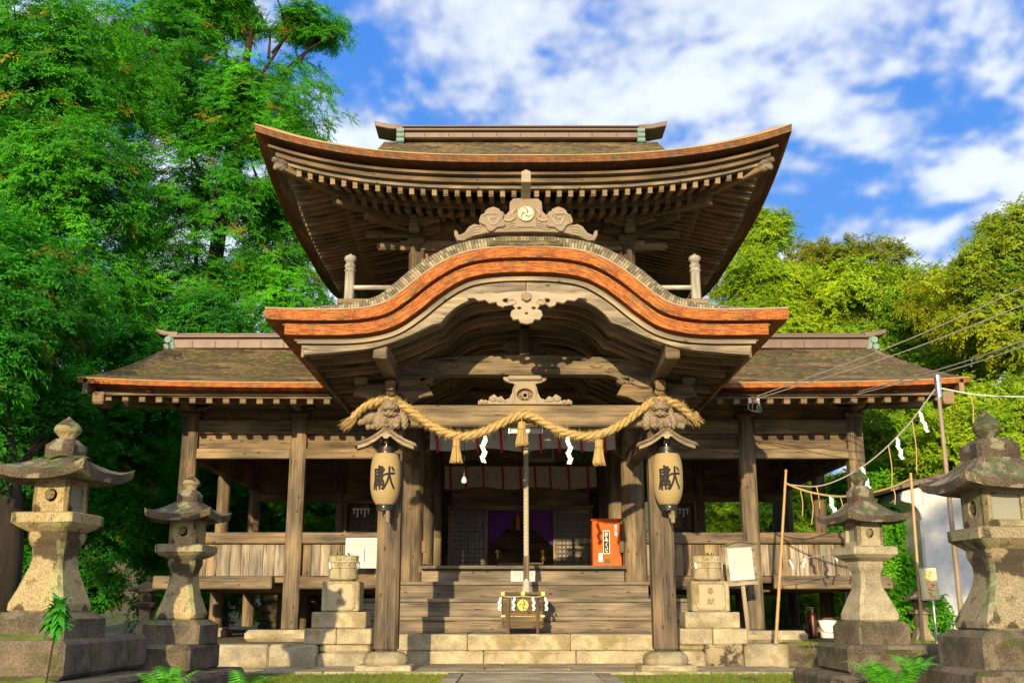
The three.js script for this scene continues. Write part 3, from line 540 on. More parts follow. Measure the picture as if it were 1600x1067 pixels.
function upperTop() {
  const list = [];
  const patch = (nu, ns, f) => { const P = [], U = [], I = []; for (let j = 0; j <= ns; j++) for (let i = 0; i <= nu; i++) { const q = f(-1 + 2 * i / nu, j / ns); P.push(q[0], q[1], q[2]); U.push(q[3], q[4]); } for (let j = 0; j < ns; j++) for (let i = 0; i < nu; i++) { const a = j * (nu + 1) + i; I.push(a, a + 1, a + nu + 1, a + 1, a + nu + 2, a + nu + 1); } const g = new THREE.BufferGeometry(); g.setAttribute('position', new THREE.Float32BufferAttribute(P, 3)); g.setAttribute('uv', new THREE.Float32BufferAttribute(U, 2)); g.setIndex(I); g.computeVertexNormals(); return g.toNonIndexed(); };
  for (const f of [1, -1]) {
    list.push(patch(40, 24, (u, t) => { const s = t * UH, hw = s < GS ? UW - s : GX + 0.12; return [u * hw * f, UY + roofH(s) + liftS(u, s), UZC + (UH - s) * f, u * hw / 2, s / 2]; }));
    list.push(patch(30, 10, (u, t) => { const s = t * (GS + 0.3); return [f * (UW - s), UY + roofH(s) + liftS(u, s), UZC - u * f * (UH - s), u * UH / 2, s / 2]; }));
    // gable wall
    const P = [], g0 = GX - 0.1; const N = 12; for (let i = 0; i < N; i++) { const a = -1 + 2 * i / N, b = -1 + 2 * (i + 1) / N, y = (q) => UY + roofH(UH * (1 - Math.abs(q))) - 0.02; const yb = UY + roofH(GS); for (const [q, yy] of f > 0 ? [[a, yb], [b, yb], [b, y(b)], [a, yb], [b, y(b)], [a, y(a)]] : [[a, yb], [b, y(b)], [b, yb], [a, yb], [a, y(a)], [b, y(b)]]) P.push(f * g0, Math.max(yy, yb), UZC - q * UH); }
    const g = new THREE.BufferGeometry(); g.setAttribute('position', new THREE.Float32BufferAttribute(P, 3)); g.setAttribute('uv', new THREE.Float32BufferAttribute(P.filter((_, i) => i % 3 < 2), 2)); g.computeVertexNormals(); list.push(g);
  }
  return mergeGeometries(list);
}
const upper = part('upper_roof', upperTop(), M.thatch, hall);
part('pale_edge_strip', ring(-0.012, 0.3, 0.006, -0.012, 0.14, 0.12), M.strawDark, upper);
part('bark_edge', ring(0, 0.6, -0.013, -0.135, 0.10, -0.099, 1, 2), M.barkOld, upper);
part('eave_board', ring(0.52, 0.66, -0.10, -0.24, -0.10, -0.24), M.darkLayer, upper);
part('eave_board', ring(0.20, 0.6, -0.236, -0.285, -0.236, -0.285), M.eaveBrown, upper);
part('eave_board', ring(0.32, 0.62, -0.286, -0.385, -0.286, -0.385), M.eaveBrown, upper);
part('eave_beam', ring(0.43, 0.58, -0.386, -0.462, -0.386, -0.462), M.barge[0], upper);
part('soffit', ring(0.59, 1.46, -0.36, -0.385, -0.14, -0.165), M.soffit, upper);
part('eave_beam', ring(1.38, 1.50, -0.30, -0.46, -0.28, -0.44), M.raft[1], upper);
part('soffit', ring(1.46, 2.72, -0.30, -0.33, 0.02, -0.01), M.soffit, upper);
{
  const ra = bx(0.088, 0.14, 1, 0.006), rb = bx(0.092, 0.17, 1, 0.006); uvScale(ra, 1, 1); uvScale(rb, 1, 1);
  const put = (g, a, b) => { const d = b.clone().sub(a), o = part('rafter', g, M.raft, upper); o.position.copy(a).add(b).multiplyScalar(0.5); o.scale.z = d.length(); o.lookAt(o.position.clone().add(d)); return o; };
  const tier = (s0, s1, y0, y1, g, step, sideFrom) => {
    for (let x = -UW + s0 + 0.22; x <= UW - s0 - 0.2; x += step) {
      const e = Math.min(s1, UW - Math.abs(x) - 0.06); if (e - s0 < 0.12) continue; const k = (e - s0) / (s1 - s0);
      const u0 = x / (UW - s0), u1 = clamp(x / (UW - e), -1, 1);
      put(g, V3(x, UY + y0 + liftS(u0, s0), UZC + UH - s0), V3(x, UY + lerp(y0, y1, k) + liftS(u1, e), UZC + UH - e));
    }
    for (const sd of [-1, 1]) for (let z = UH - s0 - 0.22; z >= sideFrom; z -= step) {
      const e = Math.min(s1, UH - Math.abs(z) - 0.06); if (e - s0 < 0.12) continue; const k = (e - s0) / (s1 - s0);
      const u0 = z / (UH - s0), u1 = clamp(z / (UH - e), -1, 1);
      put(g, V3(sd * (UW - s0), UY + y0 + liftS(u0, s0), UZC + z), V3(sd * (UW - e), UY + lerp(y0, y1, k) + liftS(u1, e), UZC + z));
    }
  };
  tier(0.50, 1.42, -0.515, -0.31, ra, 0.205, -1.2);
  tier(1.36, 2.66, -0.485, -0.18, rb, 0.205, -1.2);
  for (const s of [-1, 1]) {   // hip rafters
    const a0 = 0.42, hip = (ins, dy) => V3(s * (UW - ins), UY + dy + liftS(1, ins), UZC + UH - ins);
    const h1 = part('hip_rafter', bx(0.15, 0.20, 1, 0.02), M.raft[2], upper), A = hip(a0, -0.50), Bp = hip(1.5, -0.42);
    h1.position.copy(A).add(Bp).multiplyScalar(0.5); h1.scale.z = A.distanceTo(Bp); h1.lookAt(A);
    const h2_ = part('hip_rafter', bx(0.16, 0.22, 1, 0.02), M.raft[2], upper), A2 = hip(1.25, -0.60), B2 = hip(2.75, -0.22);
    h2_.position.copy(A2).add(B2).multiplyScalar(0.5); h2_.scale.z = A2.distanceTo(B2); h2_.lookAt(A2);
    const cap = part('hip_rafter_end', blobGeo((x, y, z) => { let d = ell(x, y, z, 0, 0, 0, 0.10, 0.12, 0.14); d = smin(d, ell(x, y, z, 0, 0.03, 0.14, 0.075, 0.06, 0.08), 0.03); d = smin(d, sph(x, y, z, 0, -0.09, 0.10, 0.055), 0.02); return d + 0.006 * Math.sin(z * 70) * Math.sin(y * 60); }, 0.27, 30), M.barge[0], upper); cap.position.copy(A); cap.lookAt(A.clone().add(V3(s, 0.25, 1)));
  }
}
// top ridge
{
  const rg = part('ridge', bx(5.5, 0.16, 0.5, 0.02), M.copper, upper, 0, UY + 2.72 + 0.05, UZC);
  part('ridge_cap', bx(5.7, 0.06, 0.62, 0.015), M.copper, rg, 0, 0.125, 0); part('ridge_cap', bx(5.75, 0.035, 0.72, 0.012), M.copper, rg, 0, 0.18, 0);
  for (let k = 0; k < 10; k++) part('ridge_panel', bxc('rp', 0.535, 0.12, 0.02, 0.006, false), M.copper, rg, -2.475 + k * 0.55, -0.005, 0.26);
  for (const s of [-1, 1]) {
    part('ridge_end_cap', ext([[-0.02, -0.06], [0.30, -0.05], [0.62, 0.02], [0.64, 0.15], [0.3, 0.07], [-0.02, 0.05]].map(([x, y]) => [x * s, y])[s > 0 ? 'slice' : 'reverse'](), 0.7, 0.015), M.copper, rg, s * 2.72, 0.165, 0.35);
    const oni = part('ridge_end_ornament', bx(0.16, 0.40, 0.60, 0.03), M.verdigris, rg, s * 2.76, -0.03, 0);
    for (let k = 0; k < 3; k++) { const g = new THREE.CylinderGeometry(0.06, 0.06, 0.17, 12); g.rotateZ(Math.PI / 2); part('scroll', g, M.verdigris, oni, 0, 0.12 - k * 0.12, 0.30); }
  }
}
// upper walls, brackets, balcony
part('upper_wall', bx(4.1, 2.4, 5.1, 0.02), M.inner, hall, 0, 7.35, -6.6);
for (const s of [-1, 1]) part('upper_post', cyl(0.16, 0.16, 2.3, 20), M.eaveBrown, hall, s * 2.1, 7.3, -4.0);
part('upper_tie_beam', bx(4.9, 0.2, 0.18, 0.02), M.raft, hall, 0, 7.90, -3.98);
part('upper_tie_beam', bx(4.3, 0.14, 0.2, 0.02), M.raft, hall, 0, 7.55, -3.97);
part('eave_purlin', bx(6.6, 0.2, 0.2, 0.02), M.raft, hall, 0, 8.42, -3.42);
for (const s of [-1, 1]) part('eave_purlin', bx(0.2, 0.2, 6.6, 0.02), M.raft, hall, s * 2.7, 8.42, -6.6);
const bracketArm = ext([[-0.5, 0.0], [-0.44, 0.16], [0.44, 0.16], [0.5, 0.0], [0.36, -0.02], [0.24, -0.08], [-0.24, -0.08], [-0.36, -0.02]], 0.14, 0.012);
for (const x of [-2.1, -0.72, 0.72, 2.1]) {
  const b = part('bracket', bx(0.36, 0.22, 0.36, 0.05), M.raft, hall, x, 8.02, -3.98);
  part('bracket_arm', bracketArm, M.raft, b, 0, 0.16, 0.07); for (const d of [-0.4, 0, 0.4]) part('bearing_block', bxc('bb', 0.18, 0.12, 0.2, 0.03), M.raft, b, d, 0.36, 0);
  part('bracket_arm', bx(0.14, 0.16, 0.9, 0.03), M.raft, b, 0, 0.2, 0.35); part('bracket_arm', bracketArm, M.raft, b, 0, 0.2, 0.66); part('bearing_block', bxc('bb2', 0.2, 0.2, 0.2, 0.03), M.raft, b, 0, 0.06, 0.62);
  if (Math.abs(x) > 2) { part('corner_arm', bx(1.2, 0.18, 0.15, 0.04), M.raft, b, Math.sign(x) * 0.45, 0.14, 0); part('corner_arm', bx(0.8, 0.16, 0.14, 0.04), M.raft, b, Math.sign(x) * 0.4, -0.12, 0); part('corner_arm', bx(1.5, 0.16, 0.15, 0.04), M.raft, b, Math.sign(x) * 0.4, 0.2, 0.4, 0, -Math.sign(x) * Math.PI / 4, 0); }
}
part('balcony_deck', bx(6.9, 0.1, 7.6, 0.01), M.raft, hall, 0, 6.42, -6.6);
{
  const knob = new THREE.LatheGeometry([[0.085, 0], [0.105, 0.02], [0.098, 0.06], [0.075, 0.09], [0.07, 0.11], [0.10, 0.13], [0.118, 0.18], [0.10, 0.225], [0.05, 0.25], [0.018, 0.28], [0, 0.295]].map((p) => new THREE.Vector2(...p)), 20);
  for (const s of [-1, 1]) {
    const nw = part('newel_post', (() => { const g = cyl(0.092, 0.10, 0.72, 8); return g; })(), M.newel, hall, s * 3.26, 6.78, -3.0);
    part('newel_cap', knob, M.newel, nw, 0, 0.345, 0); part('newel_band', cyl(0.105, 0.105, 0.05, 8), M.newel, nw, 0, 0.29, 0);
  }
  for (const y of [6.74]) { part('balcony_rail', (() => { const g = cyl(0.045, 0.045, 6.4, 10); g.rotateZ(Math.PI / 2); return g; })(), M.newel, hall, 0, y, -3.0); for (const s of [-1, 1]) part('balcony_rail', (() => { const g = cyl(0.045, 0.045, 7, 10); g.rotateX(Math.PI / 2); return g; })(), M.newel, hall, s * 3.26, y, -6.6); }
}

// ---- wings: continuous lower roof, posts, rails
const WX = 7.80, WZ = -2.05, WC = -6.65, WY = 4.72, WH = 1.75;
function wingTop(dx, off) {   // gable roof top, hollow curve
  const P = [], U = [], I = [], nu = 30, ns = 24;
  for (let j = 0; j <= ns; j++) for (let i = 0; i <= nu; i++) { const x = (i <= nu / 2 - 1 ? lerp(-WX, -2.25, i / (nu / 2 - 1)) : lerp(2.25, WX, (i - nu / 2 - 1) / (nu / 2 - 1))), q = -1 + 2 * j / ns, s = 1 - Math.abs(q), d = WC - WZ; P.push(x, WY + off + WH * (0.74 * s + 0.26 * s * s) + 0.10 * Math.pow(Math.abs(x) / WX, 5) * (1 - s * 0.6), WC + q * d); U.push(x / 2, j / ns * 5); }
  for (let j = 0; j < ns; j++) for (let i = 0; i < nu; i++) { if (i === nu / 2 - 1 || i === nu / 2) continue; const a = j * (nu + 1) + i; I.push(a, a + 1, a + nu + 1, a + 1, a + nu + 2, a + nu + 1); }
  const g = new THREE.BufferGeometry(); g.setAttribute('position', new THREE.Float32BufferAttribute(P, 3)); g.setAttribute('uv', new THREE.Float32BufferAttribute(U, 2)); g.setIndex(I); g.computeVertexNormals(); return g;
}
const wingRoof = part('wing_roof', wingTop(0, 0), M.thatch, hall);
const wingLift = (x) => 0.10 * Math.pow(Math.abs(x) / WX, 5);
function eaveStrip(sd, hw, zf, zb, y0, y1) { const P = [], U = [], I = [], N = 20; const sec = [[zf, y0], [zf, y1], [zb, y1], [zb, y0]]; for (let k = 0; k < 4; k++) { const b0 = P.length / 3; for (let i = 0; i <= N; i++) { const x = lerp(2.3, hw, i / N), l = wingLift(x); for (const c of [sec[k], sec[(k + 1) % 4]]) P.push(x * sd, c[1] + l, c[0]); U.push(x, k * 0.3, x, k * 0.3 + 0.2); } for (let i = 0; i < N; i++) { const a = b0 + i * 2; I.push(a, a + 1, a + 2, a + 2, a + 1, a + 3); } } const b0 = P.length / 3; for (const q of [2.3, hw]) for (const c of sec) { P.push(q * sd, c[1] + wingLift(q), c[0]); U.push(c[0], c[1]); } I.push(b0, b0 + 1, b0 + 2, b0, b0 + 2, b0 + 3, b0 + 4, b0 + 6, b0 + 5, b0 + 4, b0 + 7, b0 + 6); const g = new THREE.BufferGeometry(); g.setAttribute('position', new THREE.Float32BufferAttribute(P, 3)); g.setAttribute('uv', new THREE.Float32BufferAttribute(U, 2)); g.setIndex(I); return toCreasedNormals(g, 0.6); }
for (const s of [-1, 1]) part('pale_edge_strip', eaveStrip(s, WX + 0.01, WZ + 0.012, WZ - 0.3, 4.722, 4.706), M.strawDark, wingRoof);
for (const s of [-1, 1]) part('bark_edge', eaveStrip(s, WX, WZ, WZ - 0.55, 4.705, 4.625), M.bark, wingRoof);
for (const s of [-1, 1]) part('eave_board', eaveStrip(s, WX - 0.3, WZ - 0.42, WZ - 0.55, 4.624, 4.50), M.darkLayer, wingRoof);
for (const s of [-1, 1]) part('eave_beam', eaveStrip(s, WX - 0.38, WZ - 0.11, WZ - 0.55, 4.499, 4.45), M.eaveBrown, wingRoof);
for (const s of [-1, 1]) part('wing_soffit', (() => { const g = new THREE.PlaneGeometry(WX - 2.5, 4.7); g.rotateX(Math.PI / 2); g.rotateX(0.24); uvScale(g, 3, 8); return g; })(), M.soffit, wingRoof, s * (WX + 2.1) / 2, 5.06, -4.38);
{
  const rf = bx(0.11, 0.095, 2.9, 0.008), rf2 = bx(0.11, 0.095, 2.9, 0.008), th = 0.17;
  for (const s of [-1, 1]) for (let k = 0; k < 19; k++) { const x = s * (7.28 - k * 0.295); part('rafter', k % 2 ? rf : rf2, M.raft[k % 3], wingRoof, x, 4.405 + Math.sin(th) * 1.45 + wingLift(x) * 0.9, WZ - 0.13 - Math.cos(th) * 1.45, th); }
  for (const s of [-1, 1]) {
    part('verge_board', (() => { const o = []; for (let i = 0; i <= 16; i++) { const t = i / 16; o.push([t * (WC - WZ) * -1, WH * (0.74 * t + 0.26 * t * t)]); } const lo = o.slice().reverse().map(([a, b]) => [a, b - 0.26]); const g = ext([...o, ...lo].reverse(), 0.09, 0.01); g.rotateY(Math.PI / 2); return g; })(), M.raft, wingRoof, s * (WX - 0.14) + (s > 0 ? 0.045 : 0.045), WY - 0.03 + 0.09, WZ);
    part('verge_rafter', bx(0.20, 0.22, 0.5, 0.02), M.raft, wingRoof, s * (WX - 0.36), 4.46, WZ - 0.30);
    part('gable_panel', (() => { const sh = [[-4.4, 0], [4.4, 0], [0, 1.7]]; const g = ext(sh, 0.05, 0.004); g.rotateY(Math.PI / 2); return g; })(), M.inner, wingRoof, s * 6.6, 4.6, WC);
  }
}
for (const s of [-1, 1]) {   // wing ridges
  const rg = part('wing_ridge', bx(4.5, 0.22, 0.42, 0.02), M.copper, wingRoof, s * 5.45, WY + WH + 0.05, WC);
  part('ridge_cap', bx(4.6, 0.06, 0.55, 0.015), M.copper, rg, 0, 0.15, 0); part('ridge_cap', bx(4.62, 0.05, 0.48, 0.015), M.copper, rg, 0, 0.205, 0);
  for (let k = 0; k < 9; k++) part('ridge_panel', bxc('rp2', 0.485, 0.17, 0.02, 0.006, false), M.copper, rg, s * (2.0 - k * 0.5), -0.02, 0.215);
  part('ridge_end_cap', ext([[-0.02, -0.05], [0.30, -0.03], [0.46, 0.02], [0.46, 0.12], [0.2, 0.06], [-0.02, 0.05]].map(([x, y]) => [x * s, y])[s > 0 ? 'slice' : 'reverse'](), 0.55, 0.012), M.copper, rg, s * 2.1, 0.20, 0.275);
  const oni = part('ridge_end_ornament', bx(0.12, 0.40, 0.5, 0.03), M.verdigris, rg, s * 2.2, -0.04, 0.02, 0, 0, s * -0.25);
  for (let k = 0; k < 3; k++) { const g = new THREE.CylinderGeometry(0.075 - k * 0.008, 0.075 - k * 0.008, 0.34, 12); g.rotateX(Math.PI / 2); part('scroll', g, M.verdigris, oni, s * (0.05 + k * 0.06), 0.12 - k * 0.14, 0.12); }
}
const railPosts = (s) => [[4.26, -4.0], [6.33, -4.0], [6.33, -6.55], [6.33, -9.3], [4.26, -9.3]].map(([x, z]) => [s * x, z]);
const shoeShape = [[-0.42, 0.12], [0.42, 0.12], [0.40, 0.05], [0.31, 0.03], [0.26, -0.03], [0.16, -0.04], [0.12, -0.10], [-0.12, -0.10], [-0.16, -0.04], [-0.26, -0.03], [-0.31, 0.03], [-0.40, 0.05]].reverse();
const shoe = ext(shoeShape, 0.16, 0.012);
for (const s of [-1, 1]) {
  railPosts(s).forEach(([x, z], i) => {
    const ps = part('wing_post', i < 2 ? bx(0.30, 4.02, 0.30, 0.05) : cyl(0.135, 0.14, 4.02, 20), M.post, hall, x, 2.5, z);
    if (z > -5) { part('boat_bracket', shoe, M.beam, ps, 0, 2.12, 0.08); part('bracket_head', bx(0.13, 0.17, 0.7, 0.02), M.beam, ps, 0, 2.12, 0.30); part('post_cap', bx(0.38, 0.08, 0.38, 0.02), M.beam, ps, 0, 1.98, 0); part('mortise_plug', bx(0.045, 0.13, 0.02, 0.004), M.inner, ps, s * 0.03, 1.05, 0.148); }
    if (z > -5 || i === 2) part('footing_stone', bx(0.62, 0.26, 0.62, 0.07, false), M.granite, ps, 0, -2.12, 0.05);
  });
  // front: lower beam, boards, top beam between the posts
  for (const [x0, x1] of [[2.30, 4.11], [4.41, 6.18]]) {
    const cx = s * (x0 + x1) / 2, w = x1 - x0;
    part('wall_beam', bx(w, 0.19, 0.18, 0.012), M.beam, hall, cx, 3.735, -3.97); part('wall_board', bx(w, 0.28, 0.04, 0.004), M.beam, hall, cx, 3.97, -4.0); part('wall_beam', bx(w, 0.27, 0.16, 0.012), M.beam, hall, cx, 4.25, -3.95);
    part('wall_board', bx(w, 0.22, 0.04, 0.004), M.inner, hall, cx, 4.50, -4.05);
    part('rail', bx(w, 0.20, 0.15, 0.015), M.beam, hall, cx, 2.165, -3.98);
    part('rail_backing', bx(w, 0.62, 0.03, 0.004), M.inner, hall, cx, 1.76, -4.075);
    let x = x0 + 0.005; while (x < x1 - 0.03) { let pw = rr(0.15, 0.27); if (x1 - x - pw < 0.12) pw = x1 - x - 0.004; part('plank', bx(pw - 0.007, 0.585, 0.03 + rr(0, 0.012), 0.005), M.plank, hall, s * (x + pw / 2), 1.767, -4.03 + rr(-0.005, 0.006)); x += pw; }
    part('sill_beam', bx(w + (x1 > 6 ? 0.42 : 0.0), 0.235, 0.22, 0.02), M.beam, hall, cx + (x1 > 6 ? s * 0.40 : 0), 1.355, -3.92 - (x1 > 6 ? 0.0 : 0));
    part('head_rail', bx(w, 0.04, 0.10, 0.006), M.beam, hall, cx, 4.635, -3.5);
  }
  part('eave_purlin', bx(5.5, 0.15, 0.14, 0.02), M.beam, hall, s * 4.95, 4.69, -3.99);
  part('sill_beam', bx(0.22, 0.235, 5.6, 0.02), M.beam, hall, s * 6.36, 1.33, -6.7); part('rail', bx(0.15, 0.2, 5.3, 0.015), M.beam, hall, s * 6.33, 2.165, -6.65);
  part('side_planks_backing', bx(0.03, 0.6, 5.2, 0.004), M.plank, hall, s * 6.35, 1.77, -6.65);
  part('wing_floor', bx(4.1, 0.1, 5.4, 0.01), M.inner, hall, s * 4.3, 1.40, -6.66);
  for (let k = 0; k < 4; k++) part('floor_joist', bx(4.2, 0.15, 0.13, 0.01), M.inner, hall, s * 4.2, 1.27, -4.6 - k * 1.45);
  part('rail', bx(4.1, 0.14, 0.14, 0.01), M.inner, hall, s * 4.2, 2.20, -9.3); part('back_wall_boards', bx(4.1, 0.62, 0.04, 0.004), M.inner, hall, s * 4.2, 1.82, -9.3);
  part('back_upper_wall', bx(4.25, 1.5, 0.05, 0.004), M.inner, hall, s * 4.2, 4.16, -9.3); part('wall_beam', bx(4.2, 0.18, 0.18, 0.012), M.inner, hall, s * 4.2, 3.44, -9.27);
  part('side_upper_wall', bx(0.05, 1.0, 5.2, 0.004), M.inner, hall, s * 6.33, 4.26, -6.65); part('wall_beam', bx(0.16, 0.19, 5.2, 0.012), M.beam, hall, s * 6.33, 3.72, -6.65);
  for (const [x, z] of [[2.9, -6.6], [4.6, -6.6], [5.5, -9.2], [3.3, -9.2]]) part('floor_post', cyl(0.15, 0.15, 1.0, 16), M.post, hall, s * x, 0.85, z);
  // cabinet at the back of the wing
  const cb = part('altar_cabinet', bx(0.80, 0.07, 0.4, 0.01), M.inner, hall, s * 3.72, 3.30, -9.0);
  for (const q of [-1, 1]) part('cabinet_side', bx(0.07, 1.0, 0.36, 0.01), M.inner, cb, q * 0.36, -0.5, 0);
  part('cabinet_back', bx(0.7, 1.0, 0.03, 0.004), M.inner, cb, 0, -0.5, -0.14); part('cabinet_shelf', bx(0.68, 0.06, 0.34, 0.006), M.beam, cb, 0, -0.78, 0.02); part('cabinet_step', bx(0.6, 0.16, 0.2, 0.01), M.beam, cb, 0, -0.66, -0.04);
  for (let k = 0; k < 5; k++) part('paper_strip', bx(0.035, k % 2 ? 0.18 : 0.10, 0.006, 0.001, false), M.paper, cb, -0.17 + k * 0.085, -0.22 - (k % 2) * 0.04, 0.16); part('paper_strip', bx(0.42, 0.03, 0.006, 0.001, false), M.paper, cb, 0, -0.16, 0.16);
}

// ---------------------------------------------------------------- stone terrace, steps and paving (setting)
const terrace = struct('terrace', merge([[-5.5, 6, 11.6, -0.25], [5.5, 6, 11.6, -0.25], [0, 4.99, 8.9, -1.7]].map(([x, w, d, z]) => uvScale(moved(new THREE.BoxGeometry(w, 0.30, d), x, 0, z), 6, 8))), M.dirt, 0, 0.185, -7.45);
const stone = (w, h, d, c = 0.025) => {   // hewn block with slightly uneven faces
  const g = bx(w, h, d, c, false); return g;
};
for (const [x0, x1, y0, y1, zf, d, m] of [
  [-6.4, -5.45, -0.02, 0.30, -1.22, 0.6, M.footing], [-5.44, -4.95, -0.02, 0.34, -1.15, 0.6, M.footing], [-4.94, -3.98, -0.02, 0.345, -1.05, 0.7, M.graniteB], [-3.97, -3.22, -0.02, 0.35, -1.02, 0.7, M.graniteB], [-3.21, -2.42, 0.0, 0.22, -0.98, 0.6, M.graniteB], [-3.21, -2.42, 0.222, 0.36, -1.12, 0.5, M.granite],
  [2.42, 2.80, 0.0, 0.25, -1.0, 0.6, M.granite], [2.42, 2.80, 0.252, 0.36, -1.12, 0.5, M.granite], [2.81, 3.40, -0.02, 0.36, -1.04, 0.6, M.lichenGrey], [3.41, 4.10, -0.02, 0.355, -1.02, 0.6, M.graniteB], [4.11, 4.85, -0.02, 0.36, -1.30, 0.5, M.footing], [4.86, 5.9, -0.02, 0.36, -1.33, 0.5, M.footing], [5.91, 7.1, -0.02, 0.35, -1.30, 0.5, M.footing]]) part('stone_block', stone(x1 - x0, y1 - y0, d, 0.035), m, terrace, (x0 + x1) / 2, (y0 + y1) / 2 - 0.185, zf - d / 2 + 7.45);
for (const [x0, x1, z] of [[-4.85, -3.7, -3.3], [3.42, 4.75, -2.6]]) part('stone_block', stone(x1 - x0, 0.2, 0.7, 0.06), M.granite, terrace, (x0 + x1) / 2, 0.43 - 0.185, z + 7.45);
const stairs = struct('stone_stairs', stone(4.7, 0.4, 2.0, 0.02), M.granite, 0, 0.20, -3.2);
for (const [x0, x1, y0, y1, zf] of [[-2.36, -0.665, 0.002, 0.228, -1.80], [-0.655, 0.835, 0.002, 0.228, -1.795], [0.845, 2.36, 0.002, 0.228, -1.80], [-2.36, -0.93, 0.232, 0.484, -1.83], [-0.92, 0.745, 0.232, 0.485, -1.825], [0.755, 2.36, 0.232, 0.485, -1.83]]) part('stone_block', stone(x1 - x0, y1 - y0, 0.9, 0.014), M.granite, stairs, (x0 + x1) / 2, (y0 + y1) / 2 - 0.20, zf - 0.45 + 3.2);
// flagstones in front of the steps
const paving = struct('paving', (() => { const g = new THREE.BoxGeometry(8.6, 0.05, 2.7); uvScale(g, 5, 2); return g; })(), M.dirt, 0.15, -0.022, -0.5);
{
  const rows = [[-1.79, -0.98], [-0.97, -0.10], [-0.09, 0.52]];
  rows.forEach(([z0, z1], r) => { let x = -3.55 - (r % 2) * 0.4; const end = 3.9; while (x < end) { const w = Math.min(rr(0.75, 1.35), end - x); if (w > 0.2 && !(r < 2 && Math.abs(x + w / 2) > 2.6 && z0 < -1)) part('paving_slab', stone(w - 0.014, 0.06, z1 - z0 - 0.012, 0.008), M.paving, paving, x + w / 2 - 0.15, 0.022 + rr(0, 0.006), (z0 + z1) / 2 + 0.5); x += w; } });
  let x = -4.0; while (x < 4.3) { const w = rr(0.9, 1.5); part('kerb_stone', stone(w - 0.012, 0.09, 0.17, 0.015), M.paving, paving, x + w / 2 - 0.15, 0.02, 0.62 + 0.5); x += w; }
}
const path = struct('path', (() => { const g = new THREE.BoxGeometry(2.3, 0.04, 24); uvScale(g, 3, 30); return g; })(), M.paving[1], 0.05, -0.012, 12.75);
for (let k = 0; k < 12; k++) { const z = 0.74 + k * 1.3; for (const [x0, x1] of [[-1.08, -0.87], [-0.86, 0.92], [0.93, 1.16]]) part('paving_slab', stone(x1 - x0 - 0.01, 0.05, 1.29 + (x0 > -0.87 && x0 < 0 ? 0 : 0), 0.008), M.paving, path, (x0 + x1) / 2 - 0.05, 0.022 + rr(0, 0.004), z + 0.65 - 12.75); }
for (const [x, z, w, d, a] of [[-3.1, 0.1, 0.9, 0.5, 0.2], [-3.9, -0.2, 0.8, 0.6, -0.1], [4.5, -0.4, 1.1, 0.6, 0.1], [4.0, 0.25, 0.9, 0.45, -0.15], [-4.6, 0.1, 0.7, 0.5, 0.3]]) { const o = part('paving_slab', stone(w, 0.07, d, 0.015), M.paving, paving, x - 0.15, 0.01, z + 0.5); o.rotation.y = a; }

// ---------------------------------------------------------------- stone lanterns
function sqPolys(prof, ch = 0.03) { const polys = []; const ringp = ([h, y]) => { const c = Math.min(ch, h * 0.35); return [[h, h - c], [h - c, h], [-h + c, h], [-h, h - c], [-h, -h + c], [-h + c, -h], [h - c, -h], [h, -h + c]].map(([x, z]) => V3(x, y, z)); }; const rs = prof.map(ringp); for (let i = 0; i < rs.length - 1; i++) for (let k = 0; k < 8; k++) { const k2 = (k + 1) % 8; polys.push([rs[i][k2], rs[i][k], rs[i + 1][k], rs[i + 1][k2]].reverse()); } polys.push(rs[0].slice()); polys.push(rs[rs.length - 1].slice().reverse()); return polys; }
function rough(g, amp, f, s) { const p = g.attributes.position; for (let i = 0; i < p.count; i++) { const x = p.getX(i), y = p.getY(i), z = p.getZ(i); p.setXYZ(i, x + (n3(x * f + 50, y * f + 50, z * f, s) - 0.5) * amp, y + (n3(x * f + 90, y * f + 20, z * f, s + 5) - 0.5) * amp, z + (n3(x * f + 10, y * f + 70, z * f, s + 9) - 0.5) * amp); } g.computeVertexNormals(); return g; }
function subdiv(prof, n = 4) { const o = []; for (let i = 0; i < prof.length - 1; i++) for (let k = 0; k < n; k++) o.push([lerp(prof[i][0], prof[i + 1][0], k / n), lerp(prof[i][1], prof[i + 1][1], k / n)]); o.push(prof[prof.length - 1]); return o; }
